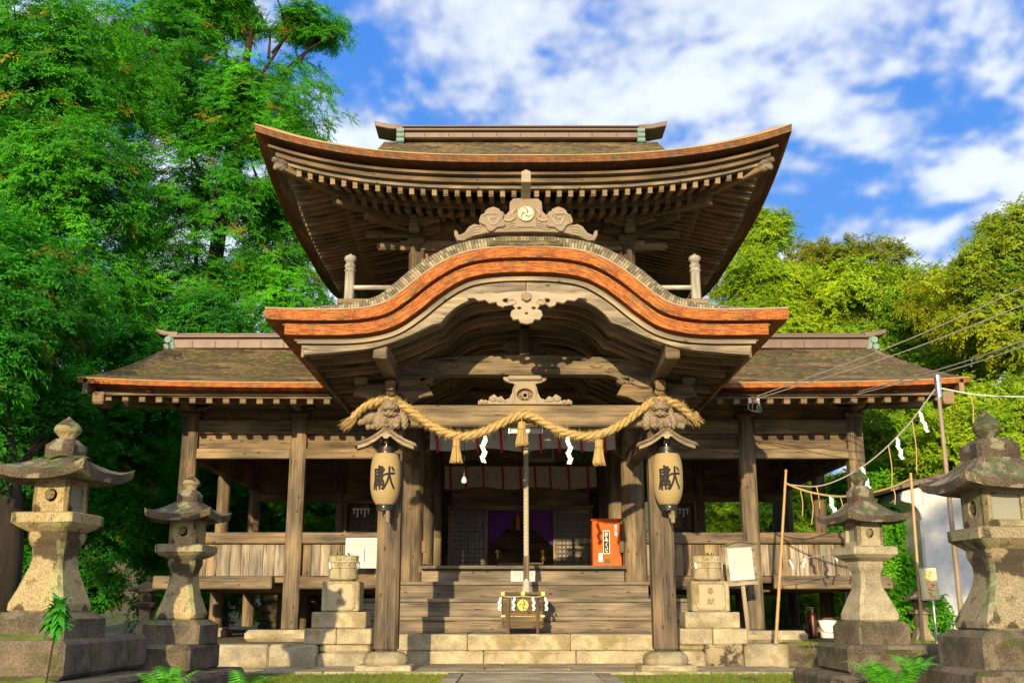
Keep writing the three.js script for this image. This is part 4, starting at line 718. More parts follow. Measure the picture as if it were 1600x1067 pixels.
function lanternRoof(s, H, t, up, flat) {
  const N = 24, h = s / 2, P = [], U = [], I = [];
  const yTop = (a, b) => { const m = Math.max(Math.abs(a), Math.abs(b)); const r = clamp((m - flat) / (1 - flat)); return H * Math.pow(1 - r, 1.45) + up * Math.pow(Math.abs(a * b), 2.6); };
  const yBot = (a, b) => -t + up * 0.9 * Math.pow(Math.abs(a * b), 2.6) + 0.03 * (1 - Math.max(Math.abs(a), Math.abs(b)));
  const grid = (f, sc, flip) => { const b0 = P.length / 3; for (let j = 0; j <= N; j++) for (let i = 0; i <= N; i++) { const a = -1 + 2 * i / N, b = -1 + 2 * j / N; P.push(a * h * sc, f(a, b), b * h * sc); U.push(a * h, b * h); } for (let j = 0; j < N; j++) for (let i = 0; i < N; i++) { const q = b0 + j * (N + 1) + i; flip ? I.push(q, q + 1, q + N + 1, q + 1, q + N + 2, q + N + 1) : I.push(q, q + N + 1, q + 1, q + 1, q + N + 1, q + N + 2); } };
  grid(yTop, 1, false); grid(yBot, 0.97, true);
  for (const sd of [0, 1, 2, 3]) { const b0 = P.length / 3; for (let i = 0; i <= N; i++) { const q = -1 + 2 * i / N, [a, b] = [[q, 1], [1, -q], [-q, -1], [-1, q]][sd]; P.push(a * h, yTop(a, b), b * h, a * h * 0.97, yBot(a, b), b * h * 0.97); U.push(q * h, 0, q * h, t); } for (let i = 0; i < N; i++) { const k = b0 + i * 2; I.push(k, k + 1, k + 2, k + 2, k + 1, k + 3); } }
  const g = new THREE.BufferGeometry(); g.setAttribute('position', new THREE.Float32BufferAttribute(P, 3)); g.setAttribute('uv', new THREE.Float32BufferAttribute(U, 2)); g.setIndex(I); return toCreasedNormals(g, 0.5);
}
function stoneLantern(label, x, y, z, ry, o) {
  const t = thing('stone_lantern', label, 'stone lantern', x, y, z, ry, 'stone lanterns along the approach');
  const { base, bh, sb, sw, stp, sh, ch, chh, fb, fh, roof, rh, rt, up, blk, bkh, fin, finh, mA, mB, mR } = o; const sd = Math.floor(x * 7 + 90);
  let yy = 0;
  part('base', rough(polyGeo(sqPolys(subdiv([[base / 2, 0], [base / 2, bh - 0.06], [sb / 2 + 0.03, bh]], 3), 0.02), false), 0.012, 6, sd), mB, t); yy += bh;
  part('shaft', rough(polyGeo(sqPolys([[sb / 2 - 0.02, 0], [sb / 2, 0.02], [sb / 2, sh * 0.11], [sb / 2 * 0.86, sh * 0.26], [sb / 2 * 0.72, sh * 0.42], [sw / 2 * 1.08, sh * 0.56], [sw / 2, sh * 0.70], [sw / 2 * 1.03, sh * 0.80], [stp / 2 * 0.97, sh * 0.88], [stp / 2, sh * 0.91], [stp / 2, sh]], 0.035), false), 0.010, 7, sd + 3), mA, t, 0, yy); yy += sh;
  part('platform', rough(polyGeo(sqPolys([[stp / 2, 0], [ch / 2 * 0.85, chh * 0.22], [ch / 2, chh * 0.45], [ch / 2, chh * 0.94], [ch / 2 - 0.03, chh]], 0.02), false), 0.010, 7, sd + 5), o.mC || mB, t, 0, yy); yy += chh;
  // fire box: four walls, round hole with a moon in front, window at the side
  const hb = fb / 2, wt = 0.055, fbx = part('fire_box', polyGeo(chamferPolys(fb - 2 * wt + 0.02, 0.03, fb - 2 * wt + 0.02, 0.005), false), mA, t, 0, yy + 0.012);
  const wall = (kind, a) => {
    const sq = new THREE.Shape([[-hb, 0], [hb, 0], [hb, fh], [-hb, fh]].map((p) => new THREE.Vector2(...p))); const hole = new THREE.Path();
    if (kind === 'moon') { hole.absarc(0, fh * 0.5, fb * 0.165, 0, Math.PI * 2, true); sq.holes.push(hole); }
    if (kind === 'window') { const w = hb * 0.62; hole.moveTo(-w, fh * 0.18); hole.lineTo(-w, fh * 0.84); hole.lineTo(w, fh * 0.84); hole.lineTo(w, fh * 0.18); sq.holes.push(hole); }
    const g = new THREE.ExtrudeGeometry(sq, { depth: wt - 0.02, bevelEnabled: true, bevelThickness: 0.01, bevelSize: 0.01, bevelOffset: -0.01, bevelSegments: 1, curveSegments: 14 }); g.translate(0, 0, hb - wt + 0.01);
    const w = part('box_wall', g, mA, fbx, 0, -0.012, 0, 0, a, 0);
    if (kind === 'moon') { const c = new THREE.CylinderGeometry(fb * 0.13, fb * 0.13, 0.02, 20); c.rotateX(Math.PI / 2); part('moon', c, mA, w, -fb * 0.05, fh * 0.53, hb - 0.025); }
    if (kind === 'window') part('paper_pane', new THREE.BoxGeometry(hb * 1.2, fh * 0.64, 0.008), mat(C(0.24, 0.235, 0.19), { roughness: 0.5 }), w, 0, fh * 0.51, hb - 0.04);
  };
  wall(o.front, 0); wall(o.side, Math.PI / 2); wall(o.side, -Math.PI / 2); wall('moon', Math.PI); yy += fh;
  const rf = part('roof', rough(lanternRoof(roof, rh, rt, up, blk / roof * 0.9), 0.014, 5, sd + 8), mR, t, 0, yy + rt - 0.035); yy += rt - 0.035;
  if (o.moss) { const g = new THREE.CylinderGeometry(blk * 0.62, blk * 0.80, 0.03, 20); part('moss_patch', rough(g, 0.05, 9, 4), M.moss, rf, 0, rh - 0.01, 0); }
  yy += rh;
  part('neck_block', rough(polyGeo(sqPolys([[blk / 2, -0.03], [blk / 2, bkh * 0.65], [blk / 2 * 0.9, bkh * 0.7], [blk / 2 * 0.62, bkh]], 0.03), false), 0.012, 8, sd + 11), mR, t, 0, yy); yy += bkh;
  const fp = [[0, -0.02], [fin * 0.30, -0.02], [fin * 0.30, 0.03], [fin * 0.42, 0.06], [fin * 0.5, finh * 0.36], [fin * 0.46, finh * 0.55], [fin * 0.30, finh * 0.72], [fin * 0.10, finh * 0.88], [0, finh]].map((p) => new THREE.Vector2(...p));
  const fg = new THREE.LatheGeometry(new THREE.SplineCurve(fp.slice(3)).getPoints(18).reduce((a, p) => (a.push(p), a), fp.slice(0, 3)), 24); part('finial', rough(fg, 0.010, 9, sd + 14), o.mF || mA, t, 0, yy);
  return t;
}
stoneLantern('large yellowish stone lantern with mossy roof, leftmost of all, behind leafy seedling', -4.62, 0.62, 5.60, -0.14, { base: 0.78, bh: 0.24, sb: 0.56, sw: 0.32, stp: 0.40, sh: 0.75, ch: 0.62, chh: 0.18, fb: 0.37, fh: 0.33, roof: 0.98, rh: 0.17, rt: 0.09, up: 0.10, blk: 0.30, bkh: 0.17, fin: 0.26, finh: 0.24, front: 'moon', side: 'window', mA: M.lichen, mB: M.footing, mR: M.crust, mC: M.lichen, mF: M.lichen, moss: true });
stoneLantern('smaller stone lantern with dark patched shaft, left side in front of the wing', -4.05, 0.51, 3.30, -0.06, { base: 0.68, bh: 0.26, sb: 0.46, sw: 0.27, stp: 0.33, sh: 0.69, ch: 0.56, chh: 0.16, fb: 0.33, fh: 0.30, roof: 0.78, rh: 0.17, rt: 0.08, up: 0.07, blk: 0.24, bkh: 0.13, fin: 0.21, finh: 0.20, front: 'moon', side: 'plain', mA: M.lichen, mB: M.footing, mR: M.crust, mC: M.lichenGrey, mF: M.lichen });
stoneLantern('grey-roofed stone lantern with pale green lichen, right side beside sign on metal pole', 3.97, 0.50, 3.30, 0.20, { base: 0.64, bh: 0.25, sb: 0.50, sw: 0.26, stp: 0.32, sh: 0.68, ch: 0.56, chh: 0.17, fb: 0.33, fh: 0.30, roof: 0.78, rh: 0.20, rt: 0.07, up: 0.05, blk: 0.25, bkh: 0.18, fin: 0.20, finh: 0.22, front: 'moon', side: 'window', mA: M.graniteB, mB: M.footing, mR: M.crust, mC: M.graniteB, mF: M.crust });
stoneLantern('largest stone lantern with broad dark roof, cut by right edge of picture', 4.46, 0.37, 5.75, 0.04, { base: 0.98, bh: 0.33, sb: 0.72, sw: 0.40, stp: 0.48, sh: 0.74, ch: 0.70, chh: 0.20, fb: 0.46, fh: 0.37, roof: 1.02, rh: 0.27, rt: 0.08, up: 0.08, blk: 0.42, bkh: 0.17, fin: 0.26, finh: 0.30, front: 'window', side: 'moon', mA: M.lichenGrey, mB: M.footing, mR: M.crust, mC: M.lichenGrey, mF: M.crust });
function platform(label, blocks) { const t = thing('lantern_platform', label, 'stone platform', 0, 0, 0, 0, 'stone platforms under the lanterns'); for (const [x0, x1, y0, y1, z0, z1] of blocks) part('stone_block', rough(stone(x1 - x0, y1 - y0, z1 - z0, 0.04), 0.015, 3, 5), M.footing, t, (x0 + x1) / 2, (y0 + y1) / 2, (z0 + z1) / 2); return t; }
const plL = platform('two tiers of mossy stone blocks under the leftmost large lantern', [[-6.6, -5.2, 0.28, 0.60, 4.2, 6.42], [-5.19, -4.14, 0.28, 0.62, 4.12, 6.35], [-6.8, -5.1, -0.05, 0.30, 4.7, 6.95], [-5.09, -3.75, -0.05, 0.275, 4.65, 6.85]]);
{ const g = new THREE.SphereGeometry(1, 32, 20); const m = part('moss_patch', rough(moved(g, 0, 0, 0, 0, 0, 0, V3(0.62, 0.06, 0.20)), 0.09, 6, 9), M.moss, plL, -4.95, 0.61, 6.12); }
{ const g = new THREE.SphereGeometry(1, 32, 20); part('moss_patch', rough(moved(g, 0, 0, 0, 0, 0, 0, V3(0.9, 0.05, 0.24)), 0.10, 6, 29), M.moss, plL, -4.9, 0.275, 6.62); }
platform('low stone blocks under the smaller lantern on the left', [[-5.1, -4.42, 0.2, 0.50, 2.8, 4.10], [-4.41, -3.70, 0.2, 0.51, 2.82, 4.08], [-5.0, -3.45, -0.05, 0.21, 2.6, 4.60]]);
platform('low dark stone blocks under the grey-roofed lantern on the right', [[3.48, 4.60, 0.19, 0.50, 2.72, 3.98], [3.20, 3.85, -0.05, 0.20, 2.6, 4.25], [3.86, 4.75, -0.05, 0.195, 2.6, 4.15], [4.61, 5.5, 0.1, 0.48, 2.6, 3.80]]);
platform('mossy stone slab under the largest lantern at right edge', [[3.78, 5.4, -0.05, 0.37, 5.05, 6.55]]);

// ---------------------------------------------------------------- barrel-shaped stones on inscribed pedestals
function barrel(label, x, z, lab2) {
  const t = thing('stone_pedestal', lab2, 'pedestal', x, 0.35, z, 0, 'inscribed pedestals beside the steps');
  part('base_slab', stone(0.5, 0.24, 0.66, 0.015), M.granite, t, -0.275, 0.12, 0); part('base_slab', stone(0.54, 0.24, 0.66, 0.015), M.granite, t, 0.255, 0.12, 0.003); part('base_slab', stone(0.86, 0.245, 0.62, 0.015), M.granite, t, 0, 0.366, -0.03);
  const sh = part('inscribed_block', stone(0.60, 0.47, 0.50, 0.02), M.granite, t, 0, 0.727, -0.05);
  const fr = (a) => [[-a, -0.17 - (a - 0.2) + 0.03], [-a + 0.05, -0.18 - (a - 0.2)], [a - 0.05, -0.18 - (a - 0.2)], [a, -0.17 - (a - 0.2) + 0.03], [a, 0.17 + (a - 0.2) - 0.03], [a - 0.05, 0.18 + (a - 0.2)], [-a + 0.05, 0.18 + (a - 0.2)], [-a, 0.17 + (a - 0.2) - 0.03]];
  const hole = new THREE.Path(fr(0.222).map((p) => new THREE.Vector2(...p)).reverse()); part('panel_frame', ext(fr(0.236), 0.012, 0.003, 1, [hole]), M.graniteB, sh, 0, 0, 0.259);
  const ins = canvasTex(256, 256, (c, w, h) => { c.fillStyle = '#fff'; c.fillRect(0, 0, w, h); c.strokeStyle = '#a8966f'; strokes(c, K_HO, 84, 26, 0.88, 7); strokes(c, K_KEN2, 84, 138, 0.88, 6); });
  const pm = new THREE.PlaneGeometry(0.36, 0.36); part('inscription', pm, mat(C(0.43, 0.36, 0.235), { map: ins, roughness: 0.9, bumpMap: T.stoneBump, bumpScale: 0.006 }), sh, 0, 0, 0.2525);
  const b = thing('stone_barrel', label, 'barrel', x, 1.317, z - 0.04, 0, 'stone barrels on the pedestals');
  const pr = [[0, 0], [0.205, 0], [0.21, 0.03], [0.235, 0.035], [0.238, 0.075], [0.225, 0.08], [0.222, 0.19], [0.226, 0.20], [0.24, 0.205], [0.24, 0.235], [0.226, 0.24], [0.235, 0.39], [0.24, 0.40], [0.20, 0.405], [0.195, 0.36], [0, 0.355]].map((p) => new THREE.Vector2(...p));
  const lg = new THREE.LatheGeometry(pr, 36); uvScale(lg, 1.5, 0.5); part('barrel_body', lg, M.granite, b);
  const ro = []; for (let i = 0; i <= 48; i++) { const a = i / 48 * Math.PI * 2; ro.push(V3(Math.cos(a) * 0.242, 0.30 + 0.008 * Math.sin(i * 2.1), Math.sin(a) * 0.242)); } part('straw_cord', tube(ro, 0.011, 80, 6), M.ropePale, b);
  for (let k = 0; k < 9; k++) { const a = k / 9 * Math.PI * 2 + 0.4, cx = Math.cos(a) * 0.245, cz = Math.sin(a) * 0.245; const tg = k % 3 ? tube([[cx, 0.30, cz], [cx * 1.04, 0.25, cz * 1.04], [cx * 1.02 + 0.015, 0.19, cz * 1.03]], 0.006, 8, 4) : moved(bx(0.045, 0.10, 0.004, 0.001, false), cx * 1.03, 0.24, cz * 1.03, 0, -a + Math.PI / 2, 0.3); part(k % 3 ? 'straw_end' : 'paper_streamer', tg, k % 3 ? M.straw : M.paper, b); }
  const lv = []; for (let k = 0; k < 14; k++) { const a = R() * 6.28; lv.push(moved(new THREE.CircleGeometry(0.018, 6), Math.cos(a) * 0.13 * R(), 0.37 + R() * 0.07, Math.sin(a) * 0.13, R() * 2 - 1, R() * 6, 0, V3(1, 1.8, 1))); } part('sprig', merge(lv), mat(C(0.06, 0.16, 0.02)), b);
}
barrel('barrel-shaped stone with straw cord on left pedestal', -2.92, -1.40, 'stepped pale stone pedestal with carved letters, left of the steps');
barrel('barrel-shaped stone with straw cord on right pedestal', 2.95, -1.40, 'stepped pale stone pedestal with carved letters, right of the steps');

function shideGeo(L, flip = 1, n = 4) {   // folded zigzag paper: joined slanting panels, each turned against the last
  const P = [], seg = L / (n + 0.6), w = L * 0.17; const quad = (a, b, c, d) => P.push(...a, ...b, ...c, ...a, ...c, ...d);
  quad([-w * 0.3, 0, 0], [w * 0.3, 0, 0], [w * 0.5, -seg * 0.7, 0.004], [-w * 0.5, -seg * 0.7, 0.004]);
  let x = 0, y = -seg * 0.6; for (let k = 0; k < n; k++) { const f = (k % 2 ? 1 : -1) * flip, z0 = 0.004 + 0.012 * (k % 2), z1 = 0.004 + 0.012 * ((k + 1) % 2), dx = f * w * 0.55; quad([x - w * 0.5, y, z0], [x + w * 0.5, y - seg * 0.12, z0 + 0.006], [x + w * 0.5 + dx, y - seg * 1.12, z1 + 0.006], [x - w * 0.5 + dx, y - seg, z1]); x += dx + (k % 2 ? 0.25 : -0.25) * flip * w; y -= seg * 0.92; }
  const g = new THREE.BufferGeometry(); g.setAttribute('position', new THREE.Float32BufferAttribute(P, 3)); g.setAttribute('uv', new THREE.Float32BufferAttribute(new Float32Array(P.length / 3 * 2), 2)); g.computeVertexNormals(); return g;
}
// ---------------------------------------------------------------- straw rope across the porch
{
  const P = [[-2.62, 3.70, 0.10], [-2.45, 3.84, 0.24], [-2.22, 3.925, 0.33], [-2.0, 3.93, 0.34], [-1.82, 3.85, 0.32], [-1.5, 3.62, 0.30], [-1.2, 3.455, 0.30], [-0.92, 3.40, 0.30], [-0.65, 3.46, 0.30], [-0.36, 3.59, 0.30], [-0.14, 3.695, 0.30], [0.0, 3.725, 0.30], [0.14, 3.695, 0.30], [0.38, 3.55, 0.30], [0.65, 3.44, 0.30], [0.92, 3.40, 0.30], [1.2, 3.455, 0.30], [1.5, 3.61, 0.30], [1.8, 3.84, 0.32], [1.97, 3.93, 0.35], [2.16, 3.93, 0.35], [2.34, 3.86, 0.28], [2.50, 3.74, 0.18]].map((p) => V3(...p));
  const c = new THREE.CatmullRomCurve3(P), N = 620, L = c.getLength();
  const t = thing('straw_rope', 'thick twisted straw rope hung in two swags across the porch beam', 'sacred rope');
  const strand = (ph) => { const q = []; const fr = V3(0, 0, 1); for (let i = 0; i <= N; i++) { const u = i / N, p = c.getPointAt(u), tg = c.getTangentAt(u), n = V3(0, 0, 0).crossVectors(tg, fr).normalize(), b = V3(0, 0, 0).crossVectors(n, tg).normalize(), a = ph + u * L * 17; q.push(p.addScaledVector(n, Math.cos(a) * 0.031).addScaledVector(b, Math.sin(a) * 0.031)); } return q; };
  for (let k = 0; k < 3; k++) { const g = new THREE.TubeGeometry(new THREE.CatmullRomCurve3(strand(k * 2.0944)), N, 0.034, 8, false); uvScale(g, 40, 1); part('strand', g, M.straw, t); }
  const fr = []; const one = (p, d, l, r = 0.0022) => { const g = new THREE.CylinderGeometry(r * 0.5, r, l, 4, 1, true); g.translate(0, l / 2, 0); g.applyQuaternion(new THREE.Quaternion().setFromUnitVectors(V3(0, 1, 0), d.clone().normalize())); g.translate(p.x, p.y, p.z); fr.push(g); };
  for (let i = 0; i < 1900; i++) { const u = R(), p = c.getPointAt(u), tg = c.getTangentAt(u), a = R() * 6.283, o = V3(Math.cos(a) * Math.abs(tg.y), Math.cos(a), Math.sin(a)); o.normalize(); one(p.clone().addScaledVector(o, 0.055), o.clone().multiplyScalar(0.5).addScaledVector(tg, rr(-1.4, 1.4)), rr(0.03, 0.09), 0.0030); }
  for (let i = 0; i < 260; i++) { const l = i % 2, p = P[l ? P.length - 1 : 0].clone().add(V3(rr(-0.05, 0.05), rr(-0.05, 0.05), rr(-0.05, 0.05))); one(p, V3((l ? 1 : -1) * rr(0.4, 1), -rr(0.3, 0.9), rr(-0.3, 0.3)), rr(0.10, 0.24), 0.004); }
  const fz = part('loose_straws', merge(fr), M.straw, t); fz.userData = { kind: 'stuff' };
  const tassel = (x, y, l) => {
    const list = []; for (let i = 0; i < 150; i++) { const a = R() * 6.283, r = Math.sqrt(R()), x0 = Math.cos(a) * r * 0.05, z0 = Math.sin(a) * r * 0.05, f = rr(1.5, 2.1), g = tube([[x0, 0, z0], [x0 * 1.12, -l * 0.3, z0 * 1.12], [x0 * f, -l * rr(0.9, 1.04), z0 * f]], 0.0052, 6, 4); list.push(g); }
    const tz = part('tassel', merge(list), M.straw, t, x, y, 0.33); const bd = new THREE.TorusGeometry(0.058, 0.009, 8, 20); bd.rotateX(Math.PI / 2); part('binding', bd, M.strawDark, tz, 0, -l * 0.3, 0); part('hanger', tube([[0, 0, 0], [0, 0.05, -0.01], [0, 0.1, -0.03]], 0.008, 6, 5), M.straw, tz);
  };
  tassel(-1.03, 3.345, 0.35); tassel(-0.055, 3.61, 0.36); tassel(1.10, 3.34, 0.38);
  const shide = (x, y, flip) => part('paper_streamer', shideGeo(0.42, flip), M.paper, t, x, y + 0.06, 0.39, 0, flip * 0.35, 0);
  shide(-0.60, 3.33, 1); shide(0.63, 3.31, -1);
}
// ---------------------------------------------------------------- paper lanterns and their hoods
function paperLantern(side, x, label, labelHood) {
  const hood = thing('lantern_hood', labelHood, 'lantern hood', x, 3.10, 0.46, side > 0 ? -0.10 : 0.06, 'wooden hoods over the paper lanterns');
  for (const q of [-1, 1]) {
    const pl = ext((() => { const o = []; for (let i = 0; i <= 10; i++) { const u = i / 10; o.push([q * u * 0.45, 0.375 - 0.255 * u - 0.035 * Math.sin(u * Math.PI)]); } const lo = o.slice().reverse().map(([a, b]) => [a, b - 0.032]); const all = [...o, ...lo]; return q > 0 ? all.reverse() : all; })(), 0.50, 0.003); part('hood_roof', pl, M.beam, hood, 0, 0, 0.24);
    part('hood_bargeboard', ext((() => { const o = []; for (let i = 0; i <= 10; i++) { const u = i / 10; o.push([q * u * 0.41, 0.342 - 0.240 * u - 0.035 * Math.sin(u * Math.PI)]); } const lo = o.slice().reverse().map(([a, b], i) => [a, b - 0.055]); const all = [...o, ...lo]; return q > 0 ? all.reverse() : all; })(), 0.025, 0.004), M.barge, hood, 0, 0, 0.225);
    for (let k = 0; k < 2; k++) part('hood_batten', ext((() => { const o = []; for (let i = 0; i <= 10; i++) { const u = i / 10; o.push([q * u * 0.43, 0.402 - 0.255 * u - 0.035 * Math.sin(u * Math.PI)]); } const lo = o.slice().reverse().map(([a, b]) => [a, b - 0.024]); const all = [...o, ...lo]; return q > 0 ? all.reverse() : all; })(), 0.04, 0.003), M.beam, hood, 0, 0, 0.21 - k * 0.38);
  }
  part('hood_ridge', bx(0.07, 0.045, 0.56, 0.012), M.beam, hood, 0, 0.392, -0.01);
  part('hood_pendant', ext([[0, 0.29], [0.05, 0.265], [0.10, 0.25], [0.075, 0.23], [0.05, 0.235], [0.03, 0.205], [0, 0.20], [-0.03, 0.205], [-0.05, 0.235], [-0.075, 0.23], [-0.10, 0.25], [-0.05, 0.265]].reverse(), 0.02, 0.004), M.carvePale, hood, 0, 0, 0.245);
  part('hood_arm', bx(0.07, 0.07, 0.40, 0.01), M.beam, hood, 0, 0.20, -0.16); part('hood_bracket', bx(0.09, 0.06, 0.5, 0.012), M.beam, hood, 0.04, -0.86, -0.12, 0.25); part('hood_bracket', bx(0.06, 0.18, 0.06, 0.012), M.beam, hood, 0.05, -0.92, 0.10);
  const t = thing('paper_lantern', label, 'paper lantern', x, 2.26, 0.47, side > 0 ? -0.02 : 0.0, 'paper lanterns on the porch posts');
  const pts = [], nR = 40; for (let i = 0; i <= nR * 4; i++) { const v = i / (nR * 4), e = 1 - Math.pow(Math.abs(v - 0.55) / 0.56, 3.2), r = 0.125 + 0.095 * clamp(e) + 0.0025 * Math.abs(Math.sin(i * Math.PI / 4)); pts.push(new THREE.Vector2(r, 0.10 + v * 0.74)); }
  const cv = canvasTex(1024, 512, (g, w, h) => {
    g.fillStyle = '#d0b883'; g.fillRect(0, 0, w, h);
    for (let i = 0; i < 2600; i++) { const y = R() * h, x2 = R() * w; g.fillStyle = R() > 0.5 ? 'rgba(245,228,180,0.16)' : 'rgba(150,115,60,0.13)'; g.fillRect(x2, y, 20 + R() * 90, 1 + R() * 2); }
    for (let y = 6; y < h; y += 12.8) { g.fillStyle = 'rgba(110,80,42,0.22)'; g.fillRect(0, y, w, 2.2); }
    for (let i = 0; i < 90; i++) { g.fillStyle = 'rgba(110,80,40,0.30)'; g.fillRect(R() * w, R() * h, 10 + R() * 60, 1.5); }
    g.strokeStyle = '#2b2620'; strokes(g, K_KEN, w * 0.5 - 125, h * 0.25, 2.5, 24);
  });
  const lg = new THREE.LatheGeometry(pts, 56, Math.PI, Math.PI * 2);
  part('paper_body', lg, new THREE.MeshPhysicalMaterial({ map: cv, roughness: 0.85, color: C(0.56, 0.54, 0.50) }), t);
  part('lower_cap', cyl(0.125, 0.115, 0.10, 32, false), M.black, t, 0, 0.065, 0); part('upper_cap', cyl(0.115, 0.125, 0.12, 32, false), M.black, t, 0, 0.885, 0);
  const st = new THREE.SphereGeometry(0.022, 12, 8); part('cap_stud', st, M.gold, t, 0, 0.90, 0.12); part('cap_stud', st, M.steel, t, 0, 0.06, 0.12);
  part('hook', tube([[0, 0.94, 0], [0, 1.0, 0], [0, 1.05, -0.02]], 0.008, 8, 6), M.steel, t);
}
paperLantern(-1, -2.06, 'tall paper lantern with black brushed character on left porch post', 'small gabled wooden hood over lantern on left porch post');
paperLantern(1, 2.09, 'tall paper lantern with black brushed character on right porch post', 'small gabled wooden hood over lantern on right porch post');

// ---------------------------------------------------------------- bell rope, offering box, fortune-paper box
{
  const t = thing('bell_rope', 'long twisted bell rope hanging over the offering box', 'bell rope', 0.045, 1.10, -2.45);
  for (let k = 0; k < 3; k++) { const q = []; for (let i = 0; i <= 200; i++) { const a = k * 2.094 + i * 0.42; q.push(V3(Math.cos(a) * 0.022, 0.62 + i / 200 * 2.3, Math.sin(a) * 0.022)); } const g = new THREE.TubeGeometry(new THREE.CatmullRomCurve3(q), 300, 0.026, 7, false); uvScale(g, 20, 1); part('strand', g, M.ropePale, t); }
  part('rope_grip', bx(0.10, 0.42, 0.10, 0.012), M.beam, t, 0, 0.46, 0);
  const pf = [[0.055, 0.30], [0.062, 0.2], [0.075, 0.10], [0.10, 0.0], [0.09, -0.005], [0.0, 0.0]].map((p) => new THREE.Vector2(...p)); part('cloth_skirt', new THREE.LatheGeometry(pf, 20), M.cloth, t, 0, -0.02, 0);
}
{
  const t = thing('offering_box', 'brown wooden offering box with gold crest and green cord at foot of steps', 'offering box', -0.02, 0.486, -2.12);
  const W2 = 0.72, D2 = 0.44;
  part('upper_body', bx(0.66, 0.40, D2 - 0.02, 0.006), M.boxWood, t, 0, 0.40, 0); part('lower_body', bx(0.64, 0.22, D2 - 0.04, 0.006), M.boxWood, t, 0, 0.20, 0);
  for (const s of [-1, 1]) { part('leg', bx(0.045, 0.60, 0.04, 0.006), M.boxWood, t, s * 0.24, 0.30, D2 / 2 + 0.005); part('leg', bx(0.045, 0.60, 0.04, 0.006), M.boxWood, t, s * 0.24, 0.30, -D2 / 2 - 0.005); for (let k = 0; k < 9; k++) part('joint_finger', bx(0.02, 0.03, 0.10, 0.003), M.boxWood, t, s * 0.335, 0.13 + k * 0.055, D2 / 2 - 0.06); part('side_panel', bx(0.02, 0.5, D2 - 0.12, 0.004), M.boxWood, t, s * 0.335, 0.36, -0.03); }
  part('rim', bx(W2, 0.05, 0.05, 0.006), M.boxWood, t, 0, 0.645, D2 / 2 + 0.01); part('rim', bx(W2, 0.05, 0.05, 0.006), M.boxWood, t, 0, 0.645, -D2 / 2 - 0.01); for (const s of [-1, 1]) part('rim', bx(0.05, 0.05, D2 - 0.04, 0.006), M.boxWood, t, s * 0.335, 0.645, 0);
  for (let k = 0; k < 9; k++) part('grate_bar', bxc('gb', 0.02, 0.04, D2 - 0.04, 0.003), M.boxWood, t, -0.28 + k * 0.07, 0.64, 0);
  for (const x of [-0.33, 0, 0.33]) part('gold_fitting', bx(0.06, 0.054, 0.006, 0.001, false), M.gold, t, x, 0.645, D2 / 2 + 0.038); for (const x of [-0.325, 0.325]) part('gold_fitting', bx(0.065, 0.03, 0.006, 0.001, false), M.gold, t, x, 0.285, D2 / 2 + 0.012);
  part('gold_strip', bx(0.42, 0.008, 0.006, 0.001, false), M.gold, t, 0, 0.283, D2 / 2 - 0.006);
  const d = new THREE.CylinderGeometry(0.09, 0.09, 0.014, 36); d.rotateX(Math.PI / 2); const cr = part('gold_crest', d, M.gold, t, 0, 0.46, D2 / 2 - 0.002); for (let k = 0; k < 3; k++) { const q = []; for (let i = 0; i <= 10; i++) { const a = k * 2.094 + i / 10 * 1.6, r = 0.016 + 0.066 * i / 10; q.push(V3(Math.cos(a) * r, Math.sin(a) * r, 0.007)); } part('comma_groove', taperTube(q, 0.012, 0.005, 14, 6), M.boxWood, cr); }
  const cm = mat(C(0.30, 0.34, 0.20)); part('green_cord', tube([[-0.36, 0.61, 0.24], [-0.2, 0.588, 0.262], [0, 0.60, 0.262], [0.2, 0.588, 0.262], [0.36, 0.61, 0.24]], 0.012, 30, 6), cm, t);
  for (const x of [-0.36, -0.19, 0, 0.19, 0.36]) part('cord_end', tube([[x, 0.60, 0.262], [x + 0.008, 0.5, 0.266], [x, 0.36 + 0.03 * Math.abs(x), 0.262]], 0.006, 12, 5), cm, t);
  for (const [x, f] of [[-0.14, 1], [0.16, -1], [-0.37, 1], [0.37, -1]]) part('paper_streamer', shideGeo(0.22, f), M.paper, t, x, 0.585, 0.272);
}
{
  const t = thing('fortune_box', 'bright orange-red metal fortune slip vending box on the hall floor', 'vending box', 1.58, 1.655, -4.25);
  part('cabinet', bx(0.54, 0.84, 0.34, 0.012, false), M.redPaint, t, 0, 0.42, 0); part('cabinet_top', bx(0.60, 0.045, 0.40, 0.012, false), M.redPaint, t, 0, 0.855, 0);
  const lt = canvasTex(128, 384, (g, w, h) => { g.fillStyle = '#f0ece0'; g.fillRect(0, 0, w, h); g.fillStyle = '#2a2420'; g.fillRect(10, 10, w - 20, h - 20); g.strokeStyle = '#f2eee2'; [H_O, H_MI, H_KU, H_JI].forEach((k, i) => strokes(g, k, 24, 20 + i * 88, 0.80, 11)); });
  part('name_plate', bx(0.125, 0.43, 0.012, 0.002, false), M.paper, t, -0.01, 0.44, 0.174); const pp = new THREE.PlaneGeometry(0.122, 0.425); part('plate_print', pp, mat(C(1, 1, 1), { map: lt }), t, -0.01, 0.44, 0.182);
  part('coin_slot', bx(0.05, 0.22, 0.02, 0.006, false), M.steel, t, 0.17, 0.66, 0.172); part('lock', bx(0.022, 0.09, 0.02, 0.004, false), M.black, t, 0.17, 0.66, 0.184); part('paper_note', bx(0.075, 0.16, 0.006, 0.001, false), M.paper, t, -0.125, 0.16, 0.173); part('outlet', bx(0.09, 0.07, 0.03, 0.006, false), M.black, t, 0.0, 0.095, 0.165);
}
